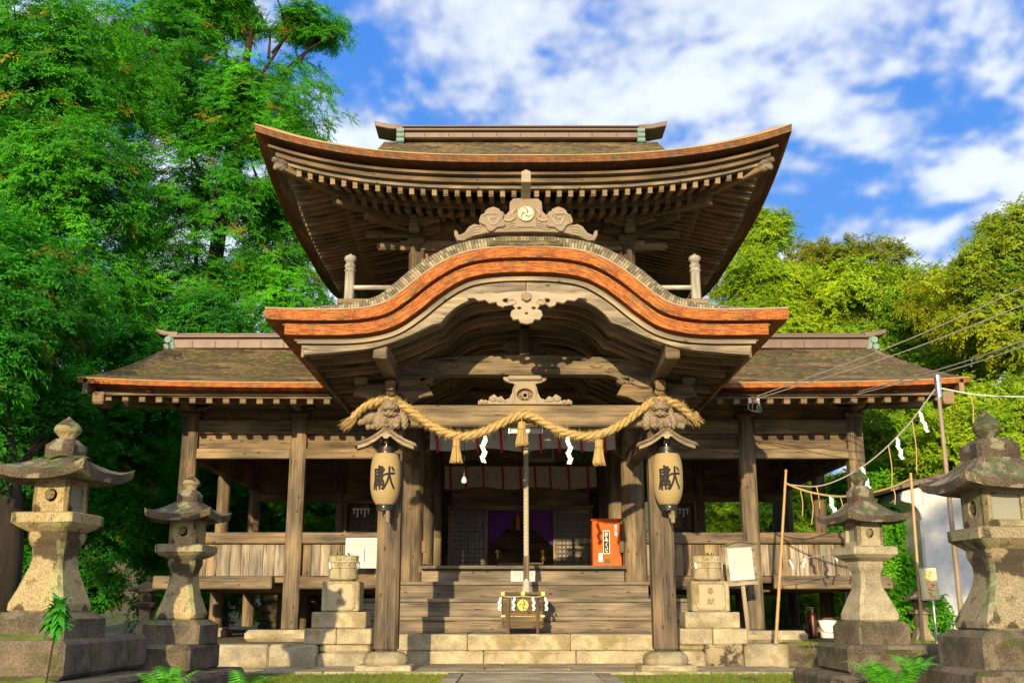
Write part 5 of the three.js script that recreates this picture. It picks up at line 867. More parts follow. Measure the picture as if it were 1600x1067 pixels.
// ---------------------------------------------------------------- cloth bands, curtain, frames, notices
function clothGeo(w, h, folds, sag, seed) { const g = new THREE.PlaneGeometry(w, h, 60, 10), p = g.attributes.position; for (let i = 0; i < p.count; i++) { const x = p.getX(i), y = p.getY(i), t = (h / 2 - y) / h; p.setZ(i, 0.03 * Math.sin(x * folds + seed) * (0.3 + t) + 0.01 * Math.sin(x * folds * 2.7 + seed)); p.setY(i, y - sag * t * Math.sin((x / w + 0.5) * Math.PI * 2.5 + seed) * 0.5); } g.computeVertexNormals(); uvScale(g, w * 2, h * 2); return g; }
const bandPrint = canvasTex(1024, 128, (g, w, h) => { g.fillStyle = '#fff'; g.fillRect(0, 0, w, h); g.fillStyle = 'rgba(150,90,60,0.55)'; for (let k = 0; k < 8; k++) for (let i = 0; i < 9; i++) { const a = i / 9 * 6.28, r = i % 2 ? 15 : 8; g.beginPath(); g.arc(w * (k + 0.5) / 8 + Math.cos(a) * r, h * 0.45 + Math.sin(a) * r * 1.3, 4, 0, 7); g.fill(); } });
function band(name, label, w, h, x, y, z, seed, n) {
  const t = thing(name, label, 'curtain', x, y, z, 0, 'white cloth bands in the entrance');
  for (const s of [-1, 1]) { const g = clothGeo(w / 2 - 0.015, h, 5, 0.05, seed + s); const a = g.attributes.uv; const pm = mat(C(0.56, 0.53, 0.48), { map: bandPrint, roughness: 0.95 }); for (let i = 0; i < a.count; i++) a.setXY(i, a.getX(i) / w + (s > 0 ? 0.5 : 0), a.getY(i) / (h * 2)); part('cloth_panel', g, pm, t, s * w / 4, 0, 0); }
  for (let k = 0; k < n; k++) { const xx = -w / 2 + (k + 0.35 + 0.12 * Math.sin(k * 5)) * w / n; part('red_ribbon', tube([[xx, h / 2, 0.05], [xx + 0.01, 0, 0.055], [xx + 0.025, -h / 2 - 0.06, 0.05]], 0.026, 10, 6), M.red, t); }
  const rd = cyl(0.018, 0.018, w + 0.1, 8); rd.rotateZ(Math.PI / 2); part('rod', rd, M.inner, t, 0, h / 2 + 0.005, 0);
}
band('cloth_band', 'upper white cloth band with red ribbons behind the straw rope', 3.5, 0.40, 0, 3.98, -3.72, 1, 9);
band('cloth_band', 'lower white cloth band with red ribbons above the lattice doors', 3.56, 0.52, 0, 3.87, -8.72, 2, 9);
{
  const t = thing('purple_curtain', 'dark purple curtain parted over the inner doorway', 'curtain', 0, 2.70, -9.45);
  for (const s of [-1, 1]) { const N = 24, K = 12, P = [], U = [], I = []; for (let j = 0; j <= K; j++) for (let i = 0; i <= N; i++) { const u = i / N, x = s * (0.79 - 0.79 * u), top = 0.44, bot = lerp(-0.38, 0.38, Math.pow(u, 1.15)); P.push(x, lerp(top, bot, j / K), 0.03 * Math.sin(u * 16) * j / K); U.push(u, j / K); } for (let j = 0; j < K; j++) for (let i = 0; i < N; i++) { const a = j * (N + 1) + i; I.push(a, a + 1, a + N + 1, a + 1, a + N + 2, a + N + 1); } const g = new THREE.BufferGeometry(); g.setAttribute('position', new THREE.Float32BufferAttribute(P, 3)); g.setAttribute('uv', new THREE.Float32BufferAttribute(U, 2)); g.setIndex(I); g.computeVertexNormals(); part('curtain_half', g, M.purple, t); }
  const tz = part('red_tassel', cyl(0.035, 0.05, 0.26, 12, false), M.redPaint, t, -0.06, 0.12, 0.12); part('tassel_knot', new THREE.SphereGeometry(0.05, 12, 10), M.redPaint, tz, 0, 0.17, 0); part('tassel_cord', cyl(0.012, 0.012, 0.3, 6, false), M.redPaint, tz, 0, 0.3, 0);
}
for (const s of [-1, 1]) { const t = thing('altar_lantern', s < 0 ? 'small gilt hanging lantern left inside the dark doorway' : 'small gilt hanging lantern right inside the dark doorway', 'lantern', s * 0.56, 2.15, -10.4, 0, 'gilt lanterns inside the hall'); part('body', cyl(0.085, 0.075, 0.15, 6, false), M.gold, t); part('cap', cyl(0.02, 0.11, 0.06, 6, false), M.gold, t, 0, 0.105, 0); part('foot', cyl(0.06, 0.08, 0.04, 6, false), M.gold, t, 0, -0.095, 0); part('stand', cyl(0.02, 0.03, 0.3, 8, false), M.black, t, 0, -0.26, 0); }
{ const t = thing('altar_table', 'low brown offering table deep inside the doorway', 'table', 0, 1.65, -10.0); part('table_top', bx(1.1, 0.05, 0.4, 0.008), M.beam, t, 0, 0.28, 0); part('table_front', bx(1.0, 0.2, 0.03, 0.005), M.beam, t, 0, 0.155, 0.16); for (const s of [-1, 1]) part('leg', bx(0.06, 0.27, 0.06, 0.006), M.beam, t, s * 0.48, 0.13, 0); }
function frame(label, x, y, z, w, h, draw) { const t = thing('picture_frame', label, 'picture', x, y, z, 0, 'framed pictures on the inner beam'); t.rotation.x = 0.18; for (const s of [-1, 1]) { part('frame_side', bx(0.045, h, 0.03, 0.004), M.beam, t, s * (w / 2 - 0.02), 0, 0); part('frame_rail', bx(w - 0.09, 0.045, 0.03, 0.004), M.beam, t, 0, s * (h / 2 - 0.022), 0); } part('picture', (() => { const g = new THREE.PlaneGeometry(w - 0.08, h - 0.08); return g; })(), mat(C(0.8, 0.8, 0.8), { map: canvasTex(128, 96, draw), roughness: 0.5 }), t, 0, 0, -0.006); }
frame('framed faded grey picture behind the left tassel', -1.21, 4.46, -8.86, 0.56, 0.42, (g, w, h) => { g.fillStyle = '#7d7a68'; g.fillRect(0, 0, w, h); g.fillStyle = '#5d5a4b'; for (let i = 0; i < 30; i++) g.fillRect(R() * w, h * 0.4 + R() * h * 0.5, 14, 6); });
frame('framed black and white photograph near the bell rope', 0.50, 4.43, -8.86, 0.66, 0.48, (g, w, h) => { g.fillStyle = '#b8b2a0'; g.fillRect(0, 0, w, h); g.fillStyle = '#6e6858'; g.fillRect(10, 10, w - 20, h - 34); for (let i = 0; i < 60; i++) { g.fillStyle = R() > 0.5 ? '#57523f' : '#8c8672'; g.fillRect(10 + R() * (w - 26), 12 + R() * (h - 46), 8, 6); } });
frame('framed green landscape picture behind the right tassel', 1.46, 4.44, -8.86, 0.62, 0.44, (g, w, h) => { g.fillStyle = '#1f5a2c'; g.fillRect(0, 0, w, h); for (let i = 0; i < 40; i++) { g.fillStyle = ['#2f7d3a', '#174722', '#4c9a4a'][i % 3]; g.fillRect(R() * w, R() * h, 20, 8); } });
{ const t = thing('tube_lamp', 'white twin tube lamp hung under the porch beam', 'lamp', 0.03, 3.80, -1.6); for (const y of [-0.035, 0.035]) { const g = cyl(0.016, 0.016, 0.54, 10, false); g.rotateZ(Math.PI / 2); part('tube', g, M.paper, t, 0, y, 0); } for (const s of [-1, 1]) part('end_cap', bx(0.02, 0.12, 0.05, 0.004, false), M.steel, t, s * 0.28, 0, 0); part('batten', bx(0.5, 0.03, 0.06, 0.004, false), M.paper, t, 0, 0, -0.05); }
{ const t = thing('light_bulb', 'small clear light bulb hanging below the left tassel', 'light bulb', -0.98, 2.92, -1.2); part('bulb', new THREE.LatheGeometry([[0, -0.06], [0.035, -0.05], [0.045, -0.02], [0.035, 0.02], [0.018, 0.045], [0.016, 0.06]].map((p) => new THREE.Vector2(...p)), 16), M.paper, t); part('socket', cyl(0.02, 0.02, 0.06, 10, false), M.black, t, 0, 0.085, 0); part('flex', cyl(0.005, 0.005, 0.9, 5, false), M.black, t, 0, 0.55, 0); }
const noticeText = (bg, ink, cols, seed) => canvasTex(256, 320, (g, w, h) => { g.fillStyle = bg; g.fillRect(0, 0, w, h); g.fillStyle = ink; for (let c = 0; c < cols; c++) { let y = 26; const x = w - 30 - c * (w - 50) / cols; const end = h * (0.55 + 0.4 * h2(c, 3, seed)); while (y < end) { const l = 3 + 6 * h2(c, Math.floor(y), seed); for (let q = 0; q < 3; q++) g.fillRect(x + 8 * h2(q, Math.floor(y), seed + 1), y + q * 2.2, l * 0.8, 1.2); y += 11; } } });
{ const t = thing('notice_board', 'white printed notice behind the left porch post', 'notice', -2.86, 1.60, -3.55); part('board', bx(0.74, 0.54, 0.02, 0.003, false), M.paper, t, 0, 0.27, 0); part('board_print', new THREE.PlaneGeometry(0.72, 0.52), mat(C(0.62, 0.62, 0.62), { map: noticeText('#f4f2ee', '#66635c', 14, 4) }), t, 0, 0.27, 0.012); for (const x of [-0.02, 0.35]) part('blue_bar', bx(0.012, 0.24, 0.004, 0.001, false), mat(C(0.05, 0.08, 0.4)), t, x, 0.22, 0.014); }
{ const t = thing('notice_board', 'small house-shaped wooden notice board with white paper, on a leaning stake', 'notice', 3.84, 0.36, -2.62, 0); t.rotation.z = 0.07; part('stake', bx(0.07, 1.55, 0.05, 0.006), M.plank[2], t, 0, 0.76, -0.03); const bd = part('board', ext([[-0.265, 0], [0.265, 0], [0.265, 0.68], [0, 0.735], [-0.265, 0.68]], 0.03, 0.004), M.plank[2], t, 0.0, 0.92, 0.03); for (const s of [-1, 1]) part('roof_board', bx(0.33, 0.025, 0.10, 0.005), M.beam, bd, s * 0.155, 0.716, 0, 0, 0, -s * 0.21); part('paper_sheet', new THREE.PlaneGeometry(0.42, 0.54), mat(C(0.60, 0.59, 0.57), { map: noticeText('#f6f2ee', '#93706c', 9, 9) }), bd, 0.0, 0.36, 0.005); }
{ const t = thing('notice_paper', 'white price list pinned to the floor edge behind the bell rope', 'notice', 0, 1.36, -3.785); part('sheet', bx(0.44, 0.24, 0.006, 0.001, false), M.paper, t, 0, 0.13, 0); part('sheet_print', new THREE.PlaneGeometry(0.43, 0.235), mat(C(0.6, 0.6, 0.6), { map: noticeText('#f2f2f0', '#34404c', 16, 14) }), t, 0, 0.13, 0.005); }
{ const t = thing('small_sign', 'cream sign with red letters on thin metal pole by right lanterns', 'sign', 5.58, 0.42, 1.06); part('pole', cyl(0.022, 0.022, 1.0, 12, false), M.steel, t, 0.02, 0.45, -0.02); const b = part('plate', bx(0.24, 0.43, 0.02, 0.004, false), mat(C(0.74, 0.66, 0.45), { map: T.plain }), t, -0.02, 0.80, 0, 0, 0, 0.05); part('plate_print', new THREE.PlaneGeometry(0.17, 0.38), mat(C(0.85, 0.8, 0.62), { map: canvasTex(96, 256, (g, w, h) => { g.fillStyle = '#f0dfae'; g.fillRect(0, 0, w, h); g.strokeStyle = '#c8442e'; for (let k = 0; k < 7; k++) for (let q = 0; q < 6; q++) { g.lineWidth = 5; g.beginPath(); const x = 22 + 50 * h2(k, q, 5), y = 10 + k * 35 + 28 * h2(k, q, 6); g.moveTo(x, y); g.lineTo(x + (q % 2 ? 26 : 2), y + (q % 2 ? 2 : 18)); g.stroke(); } }) }), b, 0, 0, 0.0115); }

// ---------------------------------------------------------------- bamboo poles, cords, wires
function bambooPole(label, a, b, r, m) { const t = thing('bamboo_pole', label, 'bamboo pole', a[0], a[1], a[2], 0, 'bamboo poles by the right wing'); const d = V3(b[0] - a[0], b[1] - a[1], b[2] - a[2]), L = d.length(), n = Math.round(L / 0.34); const prof = []; for (let i = 0; i <= n; i++) { const y = L * i / n; prof.push([r * 0.94, y - 0.02], [r * 1.14, y - 0.004], [r * 1.02, y + 0.004], [r * 0.97, y + 0.05]); } const g = new THREE.LatheGeometry(prof.map(([x, y]) => new THREE.Vector2(x * (1 - 0.25 * y / L), clamp(y, 0, L))), 12); uvScale(g, 1, 4); g.applyQuaternion(new THREE.Quaternion().setFromUnitVectors(V3(0, 1, 0), d.normalize())); part('culm', g, m, t); return t; }
bambooPole('thin yellow bamboo pole leaning right, between the notice board and lantern', [3.89, 0.36, -1.0], [4.22, 3.06, -1.0], 0.028, M.bamboo);
bambooPole('short yellow bamboo pole above the cream sign', [5.42, 0.2, 1.0], [5.47, 2.76, 1.0], 0.026, M.bamboo);
const tall = bambooPole('tall grey bamboo pole between the two right lanterns', [6.40, 0.3, 0.0], [6.39, 4.36, 0.0], 0.042, M.bambooGrey); part('pipe_sleeve', cyl(0.05, 0.05, 0.34, 12, false), M.steel, tall, -0.005, 3.92, 0);
function cord(label, pts, r, m, hang = [], name = 'boundary_rope', cat = 'cord', sl = 0.36) { const t = thing(name, label, cat, 0, 0, 0, 0); const c = new THREE.CatmullRomCurve3(pts.map((p) => V3(...p))); part('line', new THREE.TubeGeometry(c, 60, r, 6, false), m, t); for (const [u, kind, l] of hang) { const p = c.getPointAt(u); if (kind === 's') part('straw_end', tube([[p.x, p.y, p.z], [p.x + 0.02, p.y - l * 0.5, p.z + 0.01], [p.x + rr(-0.03, 0.03), p.y - l, p.z]], 0.009, 8, 5), M.straw, t); else part('paper_streamer', shideGeo(sl, l > 0 ? 1 : -1), M.paper, t, p.x, p.y, p.z + 0.01, 0, l * 0.5, l * 0.6); } return t; }
cord('sagging straw cord with paper streamers between two bamboo poles', [[4.20, 2.84, -1.0], [4.45, 2.68, -0.7], [4.8, 2.56, -0.3], [5.1, 2.55, 0.3], [5.32, 2.60, 0.75], [5.47, 2.68, 1.0]], 0.018, M.straw, [[0.12, 's', 0.42], [0.2, 's', 0.5], [0.34, 'p', 0.5], [0.42, 's', 0.3], [0.5, 'p', -0.1], [0.62, 's', 0.28], [0.86, 's', 0.25]]);
cord('cord rising from the thin bamboo pole to the top of the tall pole', [[4.21, 2.82, -1.0], [4.7, 2.78, -0.8], [5.3, 3.05, -0.5], [5.9, 3.6, -0.2], [6.38, 4.22, 0.0]], 0.012, M.wire, [[0.16, 's', 0.35], [0.42, 'p', 0.6], [0.6, 's', 0.7], [0.66, 'p', 0.4], [0.78, 's', 0.8], [0.84, 'p', 0.7]]);
cord('pale cord leaving the tall pole towards the right edge', [[6.39, 4.2, 0], [6.9, 4.05, 0.2], [7.6, 3.98, 0.4], [8.6, 4.0, 0.6]], 0.014, mat(C(0.45, 0.52, 0.42)), [[0.2, 's', 0.45]]);
cord('low cord with white paper folds along the right wing planks', [[4.30, 1.66, -1.9], [4.9, 1.74, -1.95], [5.5, 1.86, -2.0], [6.2, 1.80, -2.0]], 0.006, M.wire, [[0.06, 'p', 0.9], [0.20, 'p', -0.6], [0.46, 'p', 0.9], [0.58, 'p', -0.6], [0.74, 'p', -0.5], [0.86, 'p', 0.9]], 'boundary_rope', 'cord', 0.17);
for (const [k, a, b] of [['topmost', [3.95, 4.42, -2.0], [7.4, 5.3, 4.0]], ['second', [4.0, 4.40, -2.0], [7.4, 5.0, 4.2]], ['third', [5.8, 4.52, -1.9], [7.5, 4.62, 4.2]], ['lowest', [5.7, 4.46, -1.9], [7.5, 4.50, 4.3]]]) cord(k + ' overhead wire running from right wing eave out of the picture', [a, [(a[0] + b[0]) / 2, (a[1] + b[1]) / 2 - 0.12, (a[2] + b[2]) / 2], b], 0.009, M.wire, [], 'overhead_wire', 'wire');
{ const t = thing('wire_bracket', 'white insulators with looped wires under the right wing eave', 'insulator', 4.0, 4.40, -2.06); for (const x of [-0.06, 0.08]) part('insulator', new THREE.LatheGeometry([[0, 0], [0.03, 0.0], [0.036, 0.03], [0.02, 0.045], [0.034, 0.06], [0.02, 0.09], [0, 0.09]].map((p) => new THREE.Vector2(...p)), 14), M.paper, t, x, -0.05, 0); for (let k = 0; k < 3; k++) part('wire_loop', tube([[-0.05 + k * 0.06, 0, 0], [-0.10 + k * 0.08, -0.14 - k * 0.03, 0.02], [0.02 + k * 0.05, -0.2, 0.03], [0.10, -0.02, 0]], 0.007, 24, 5), M.wire, t); }

// ---------------------------------------------------------------- right background: white storehouse, bucket, extinguisher; far lanterns, rubble wall
{
  const t = thing('white_storehouse', 'white plastered storehouse behind the right lanterns', 'storehouse', 7.46, 0.3, -4.0);
  part('wall', bx(4.2, 2.6, 5, 0.04, false), M.plaster, t, 2.1, 1.5, -2.5); part('stone_base', bx(4.3, 0.22, 5.1, 0.03, false), M.graniteB, t, 2.1, 0.11, -2.5);
  part('cornice', (() => { const o = [[0.02, 0]]; for (let i = 0; i <= 10; i++) { const a = i / 10 * Math.PI / 2; o.push([0.0 - 0.26 * (1 - Math.cos(a)), 0.0 + 0.30 * Math.sin(a)]); } o.push([-0.36, 0.34], [-0.30, 0.52], [0.02, 0.62]); const g = ext(o.reverse(), 5.3, 0.01); return g; })(), M.plaster, t, 0, 2.22, 0.06);
  const roof = part('roof', ext([[-0.55, 0.0], [-0.5, 0.10], [2.1, 0.75], [4.7, 0.1], [4.75, 0.0], [2.1, 0.6]].reverse(), 5.7, 0.01), M.copper, t, 0, 2.72, 0.28);
}
{ const t = thing('bucket', 'white plastic bucket under the right wing floor', 'bucket', 5.84, 0.35, -4.9); part('pail', new THREE.LatheGeometry([[0, 0], [0.14, 0], [0.17, 0.30], [0.18, 0.30], [0.18, 0.32], [0.165, 0.32], [0.135, 0.02], [0, 0.02]].map((p) => new THREE.Vector2(...p)), 24), M.paper, t); part('handle', tube([[-0.175, 0.3, 0], [-0.12, 0.12, 0.16], [0.12, 0.12, 0.16], [0.175, 0.3, 0]], 0.006, 20, 5), M.steel, t); }
{ const t = thing('extinguisher', 'red fire extinguisher, shade painted into its colour, beside post under the right wing', 'extinguisher', 5.56, 0.35, -4.9); part('tank', new THREE.LatheGeometry([[0, 0], [0.075, 0], [0.08, 0.02], [0.08, 0.38], [0.05, 0.45], [0.03, 0.46], [0, 0.46]].map((p) => new THREE.Vector2(...p)), 20), mat(C(0.06, 0.008, 0.006), { roughness: 0.4 }), t); part('valve', bx(0.05, 0.1, 0.05, 0.008, false), M.black, t, 0, 0.5, 0); part('hose', tube([[0.02, 0.52, 0], [-0.12, 0.5, 0.03], [-0.13, 0.3, 0.05], [-0.1, 0.2, 0.05]], 0.014, 16, 6), M.black, t); part('lever', bx(0.16, 0.02, 0.03, 0.004, false), M.black, t, -0.04, 0.56, 0); }  // near-black red on the tank stands in for shade under the wing
function farLantern(label, x, y, z, s) { const t = thing('garden_lantern', label, 'stone lantern', x, y, z); part('shaft', polyGeo(sqPolys([[0.22 * s, 0], [0.12 * s, 0.3 * s], [0.14 * s, 0.6 * s]], 0.02), false), M.lichenGrey, t); part('fire_box', polyGeo(sqPolys([[0.2 * s, 0.6 * s], [0.2 * s, 0.68 * s], [0.13 * s, 0.70 * s], [0.13 * s, 0.92 * s]], 0.02), false), M.lichenGrey, t); part('roof', lanternRoof(0.62 * s, 0.16 * s, 0.05 * s, 0.05 * s, 0.2), M.lichenGrey, t, 0, 0.96 * s, 0); part('finial', new THREE.SphereGeometry(0.07 * s, 12, 10), M.lichenGrey, t, 0, 1.17 * s, 0); }
farLantern('small distant stone lantern in shade behind the left lanterns', -7.45, 0.35, -5.6, 0.95);
farLantern('small distant stone lantern beside the bushes behind right lantern', 7.0, 0.35, -3.2, 0.75);
{
  const t = thing('rubble_wall', 'low dark rubble stone wall seen under the left wing floor', 'stone wall', -4.3, 0.3, -11.6);
  for (let r = 0; r < 5; r++) { let x = -2.3; while (x < 2.3) { const w = rr(0.28, 0.6), h = 0.24; part('stone', rough(bxc('rub' + Math.round(w * 8), Math.round(w * 8) / 8 + 0.02, h, 0.4, 0.06, false, 2).clone(), 0.05, 4, r * 9 + Math.floor(x * 5) + 50), M.footing, t, x + w / 2, 0.12 + r * 0.235, rr(-0.04, 0.04)); x += w; } }
}

// ---------------------------------------------------------------- vegetation
const leafMat = new THREE.MeshPhysicalMaterial({ color: C(1, 1, 1), roughness: 0.9, specularIntensity: 0.3, transmission: 0.45, thickness: 0, side: THREE.DoubleSide });
const barkMat = mat(C(0.095, 0.072, 0.05), { map: T.granite, bumpMap: T.stoneBump, bumpScale: 0.04, roughness: 1 });  // bark colour darkened to stand in for shade on the left trunk
const barkPale = mat(C(0.40, 0.30, 0.19), { map: T.granite, bumpMap: T.stoneBump, bumpScale: 0.04, roughness: 1 });
function clump(seed, twigs, per, len, lL, lW, flat) {
  const rn = mulberry(seed), P = [], N = [], I = [];
  const leaf = (o, d, up, l, w) => { const s = V3(0, 0, 0).crossVectors(d, up).normalize(), n = V3(0, 0, 0).crossVectors(s, d).normalize(), b = P.length / 3, mid = o.clone().addScaledVector(d, l * 0.5); const tip = o.clone().addScaledVector(d, l).addScaledVector(n, -l * 0.18); for (const p of [o, mid.clone().addScaledVector(s, w).addScaledVector(n, w * 0.35), tip, mid.clone().addScaledVector(s, -w).addScaledVector(n, w * 0.35)]) P.push(p.x, p.y, p.z); I.push(b, b + 1, b + 2, b, b + 2, b + 3); };
  for (let t = 0; t < twigs; t++) {
    const a = t / twigs * 6.283 + rn() * 0.9, el = (rn() - 0.35) * flat, dir = V3(Math.cos(a) * Math.cos(el), Math.sin(el), Math.sin(a) * Math.cos(el)), L = len * (0.6 + rn() * 0.5);
    for (let k = 0; k < per; k++) { const u = (k + 0.6 + rn() * 0.4) / per, o = dir.clone().multiplyScalar(L * u); o.y -= 0.12 * L * u * u; const sd = k % 2 ? 1 : -1, d = V3(dir.x * 0.7 - dir.z * sd * 0.8, dir.y * 0.4 - 0.15 + (rn() - 0.5) * 0.7, dir.z * 0.7 + dir.x * sd * 0.8).normalize(); leaf(o, d, V3((rn() - 0.5) * 0.8, 1, (rn() - 0.5) * 0.8), lL * (0.7 + rn() * 0.6), lW * (0.8 + rn() * 0.4)); }
  }
  const g = new THREE.BufferGeometry(); g.setAttribute('position', new THREE.Float32BufferAttribute(P, 3)); g.setIndex(I); const q = g.toNonIndexed(); q.computeVertexNormals(); return q;
}
const CL = { broad: clump(5, 8, 8, 0.34, 0.105, 0.024, 1.2), fine: clump(9, 10, 11, 0.34, 0.065, 0.017, 0.9), round: clump(13, 8, 7, 0.28, 0.085, 0.026, 1.4), bush: clump(17, 8, 7, 0.20, 0.075, 0.020, 1.8) };
const tmpM = new THREE.Matrix4(), tmpQ = new THREE.Quaternion(), tmpC = new THREE.Color();
function crown(t, lobes, kind, cols, dens, gap, seed) {
  const rn = mulberry(seed), list = [];
  for (const [x, y, z, a, b, c] of lobes) {
    const n = Math.round(dens * (a * b + b * c + a * c));
    for (let i = 0; i < n; i++) {
      const th = rn() * 6.283, cz = rn() * 2 - 1, sr = Math.sqrt(1 - cz * cz), rad = Math.pow(rn(), 0.45), nx = Math.cos(th) * sr, ny = cz, nz = Math.sin(th) * sr;
      const bump = 0.62 + 0.78 * n3((x + nx * a) * 0.9 + 50, (y + ny * b) * 0.9 + 50, (z + nz * c) * 0.9, seed);
      const px = x + nx * a * rad * bump, py = y + ny * b * rad * bump, pz = z + nz * c * rad * bump;
      const hole = n3(px * 0.75 + 80, py * 1.1 + 80, pz * 0.75, seed + 4) * 0.65 + n3(px * 1.9 + 30, py * 2.6 + 30, pz * 1.9, seed + 8) * 0.35;
      if (hole < gap) continue;
      list.push([px, py, pz, nx, ny, nz, hole]);
    }
  }
  const im = new THREE.InstancedMesh(CL[kind], leafMat, list.length); im.name = 'crown'; im.castShadow = im.receiveShadow = true;
  list.forEach(([x, y, z, nx, ny, nz], i) => {
    const up = V3(nx * 0.7 + (rn() - 0.5) * 0.7, ny * 0.5 + 0.75, nz * 0.7 + (rn() - 0.5) * 0.7).normalize();
    tmpQ.setFromUnitVectors(V3(0, 1, 0), up).multiply(new THREE.Quaternion().setFromAxisAngle(V3(0, 1, 0), rn() * 6.283));
    const s = 0.75 + rn() * 0.65; tmpM.compose(V3(x - t.position.x, y - t.position.y, z - t.position.z), tmpQ, V3(s, s, s)); im.setMatrixAt(i, tmpM);
    const pc = n3(x * 0.6 + 20, y * 0.6 + 20, z * 0.6, seed + 21), k = clamp(pc * 0.9 + (rn() - 0.5) * 0.55), c0 = cols[0], c1 = cols[1], v = 0.8 + rn() * 0.4;
    const rare = cols[2] && rn() < 0.035; const q = rare ? cols[2] : [0, 1, 2].map((m) => lerp(c0[m], c1[m], k)); tmpC.setRGB(q[0] * v, q[1] * v, q[2] * v); im.setColorAt(i, tmpC);
  });
  im.userData = { kind: 'stuff' }; t.add(im); return im;
}
function tree(name, label, group, base, r, lobes, kind, cols, dens, gap, seed, bark = barkMat) {
  const t = thing(name, label, 'tree', base[0], base[1], base[2], 0, group), rn = mulberry(seed + 1000);
  const top = lobes.reduce((a, l) => [a[0] + l[0] / lobes.length, Math.max(a[1], l[1]), a[2] + l[2] / lobes.length], [0, 0, 0]);
  const H = top[1] - base[1], tr = [V3(0, -0.4, 0), V3((rn() - 0.5) * 0.3, H * 0.25, (rn() - 0.5) * 0.3), V3((top[0] - base[0]) * 0.4, H * 0.6, (top[2] - base[2]) * 0.4), V3(top[0] - base[0], H, top[2] - base[2])];
  part('trunk', taperTube(tr, r, r * 0.22, 24, 12), bark, t); const cv = new THREE.CatmullRomCurve3(tr);
  for (const [x, y, z, a, b] of lobes) { const u = clamp((y - base[1] - b * 0.9) / H * 0.9, 0.15, 0.9), p = cv.getPoint(u), e = V3(x - base[0], y - base[1], z - base[2]); part('branch', taperTube([p, p.clone().lerp(e, 0.45).add(V3(0, -0.25, 0)), e], r * 0.36 * (1 - u * 0.6), 0.03, 10, 7), bark, t); for (let k = 0; k < 3; k++) { const q = p.clone().lerp(e, 0.5 + rn() * 0.4), f = e.clone().add(V3((rn() - 0.5) * a * 1.9, (rn() - 0.3) * b * 1.6, (rn() - 0.5) * a * 1.5)); part('branch', taperTube([q, q.clone().lerp(f, 0.5).add(V3(0, 0.15, 0)), f], r * 0.13, 0.012, 8, 5), bark, t); } }
  crown(t, lobes, kind, cols, dens, gap, seed); return t;
}
const GL = [[0.026, 0.23, 0.007], [0.15, 0.60, 0.008], [0.40, 0.32, 0.02]], GD = [[0.016, 0.18, 0.007], [0.07, 0.44, 0.008], [0.20, 0.16, 0.012]], GR = [[0.15, 0.34, 0.006], [0.50, 0.64, 0.010]], GO = [[0.15, 0.25, 0.010], [0.46, 0.44, 0.014], [0.36, 0.20, 0.02]], GB = [[0.06, 0.34, 0.007], [0.24, 0.62, 0.010]];
const LG = 'tall trees left of the hall', RG = 'trees right of the hall';
tree('broadleaf_tree', 'tall bright green tree rising behind left end of the upper roof', LG, [-9.6, 0.2, -14.5], 0.42, [[-8.3, 16.2, -14.5, 2.6, 2.2, 2.4], [-11.6, 17.8, -14.5, 3.4, 2.8, 2.6], [-9.8, 12.8, -13.8, 3.2, 2.6, 2.5], [-7.3, 13.4, -14.8, 2.1, 1.9, 2.0], [-7.4, 10.4, -14.5, 1.9, 1.8, 1.8], [-10.2, 9.3, -13.5, 2.9, 2.0, 2.2], [-7.2, 7.4, -14.5, 2.0, 1.8, 1.8], [-7.2, 19.3, -14.5, 1.9, 0.45, 1.3], [-6.4, 18.7, -14.6, 1.0, 0.3, 0.9], [-9.6, 19.6, -14.2, 2.0, 1.2, 1.6]], 'fine', GL, 62, 0.40, 11);
tree('broadleaf_tree', 'large deep green tree filling the upper left corner', LG, [-14.2, 0.3, -11], 0.5, [[-13.6, 15.2, -11, 3.2, 2.6, 2.6], [-12.2, 11.5, -10, 2.6, 2.1, 2.2], [-14.6, 10.5, -10, 2.6, 2.6, 2.2], [-11.6, 8.6, -9.5, 2.2, 1.7, 1.9], [-14.2, 7.0, -9.5, 2.6, 2.0, 2.0]], 'broad', GL, 62, 0.40, 23);
tree('evergreen_tree', 'dark evergreen with thick trunk darkened for shade at the left edge', LG, [-8.35, 0.1, -0.9], 0.42, [[-10.0, 6.6, -3.4, 2.0, 1.6, 1.8], [-11.2, 4.7, -3.0, 1.8, 1.5, 1.6], [-9.8, 4.2, -4.6, 1.4, 1.3, 1.4], [-11.8, 7.5, -4.5, 1.8, 1.6, 1.6], [-8.75, 5.0, -0.5, 1.0, 1.5, 0.8], [-8.9, 3.1, -0.6, 0.7, 0.9, 0.8]], 'broad', GD, 78, 0.36, 31);
tree('evergreen_tree', 'dark glossy evergreen beside the left wing roof', LG, [-10.6, 0.2, -9.5], 0.26, [[-9.6, 6.4, -9.2, 1.8, 1.5, 1.6], [-11.4, 5.2, -8.6, 1.9, 1.5, 1.6], [-9.9, 4.3, -9.0, 1.5, 1.2, 1.4], [-12.2, 3.0, -8.0, 1.8, 1.5, 1.5], [-8.7, 8.0, -11.6, 1.6, 1.3, 1.4]], 'broad', GD, 80, 0.34, 37);
tree('conifer_tree', 'bright yellow-green tree close behind right end of upper roof', RG, [7.5, 0.2, -14.5], 0.3, [[7.6, 11.9, -14.5, 0.95, 1.0, 1.0], [7.3, 10.4, -14.5, 1.5, 1.1, 1.3], [8.4, 10.7, -14.5, 0.9, 0.6, 0.9], [7.4, 8.6, -14.5, 1.9, 1.3, 1.5], [8.0, 6.9, -14.3, 1.9, 1.3, 1.5]], 'fine', GR, 135, 0.43, 41);
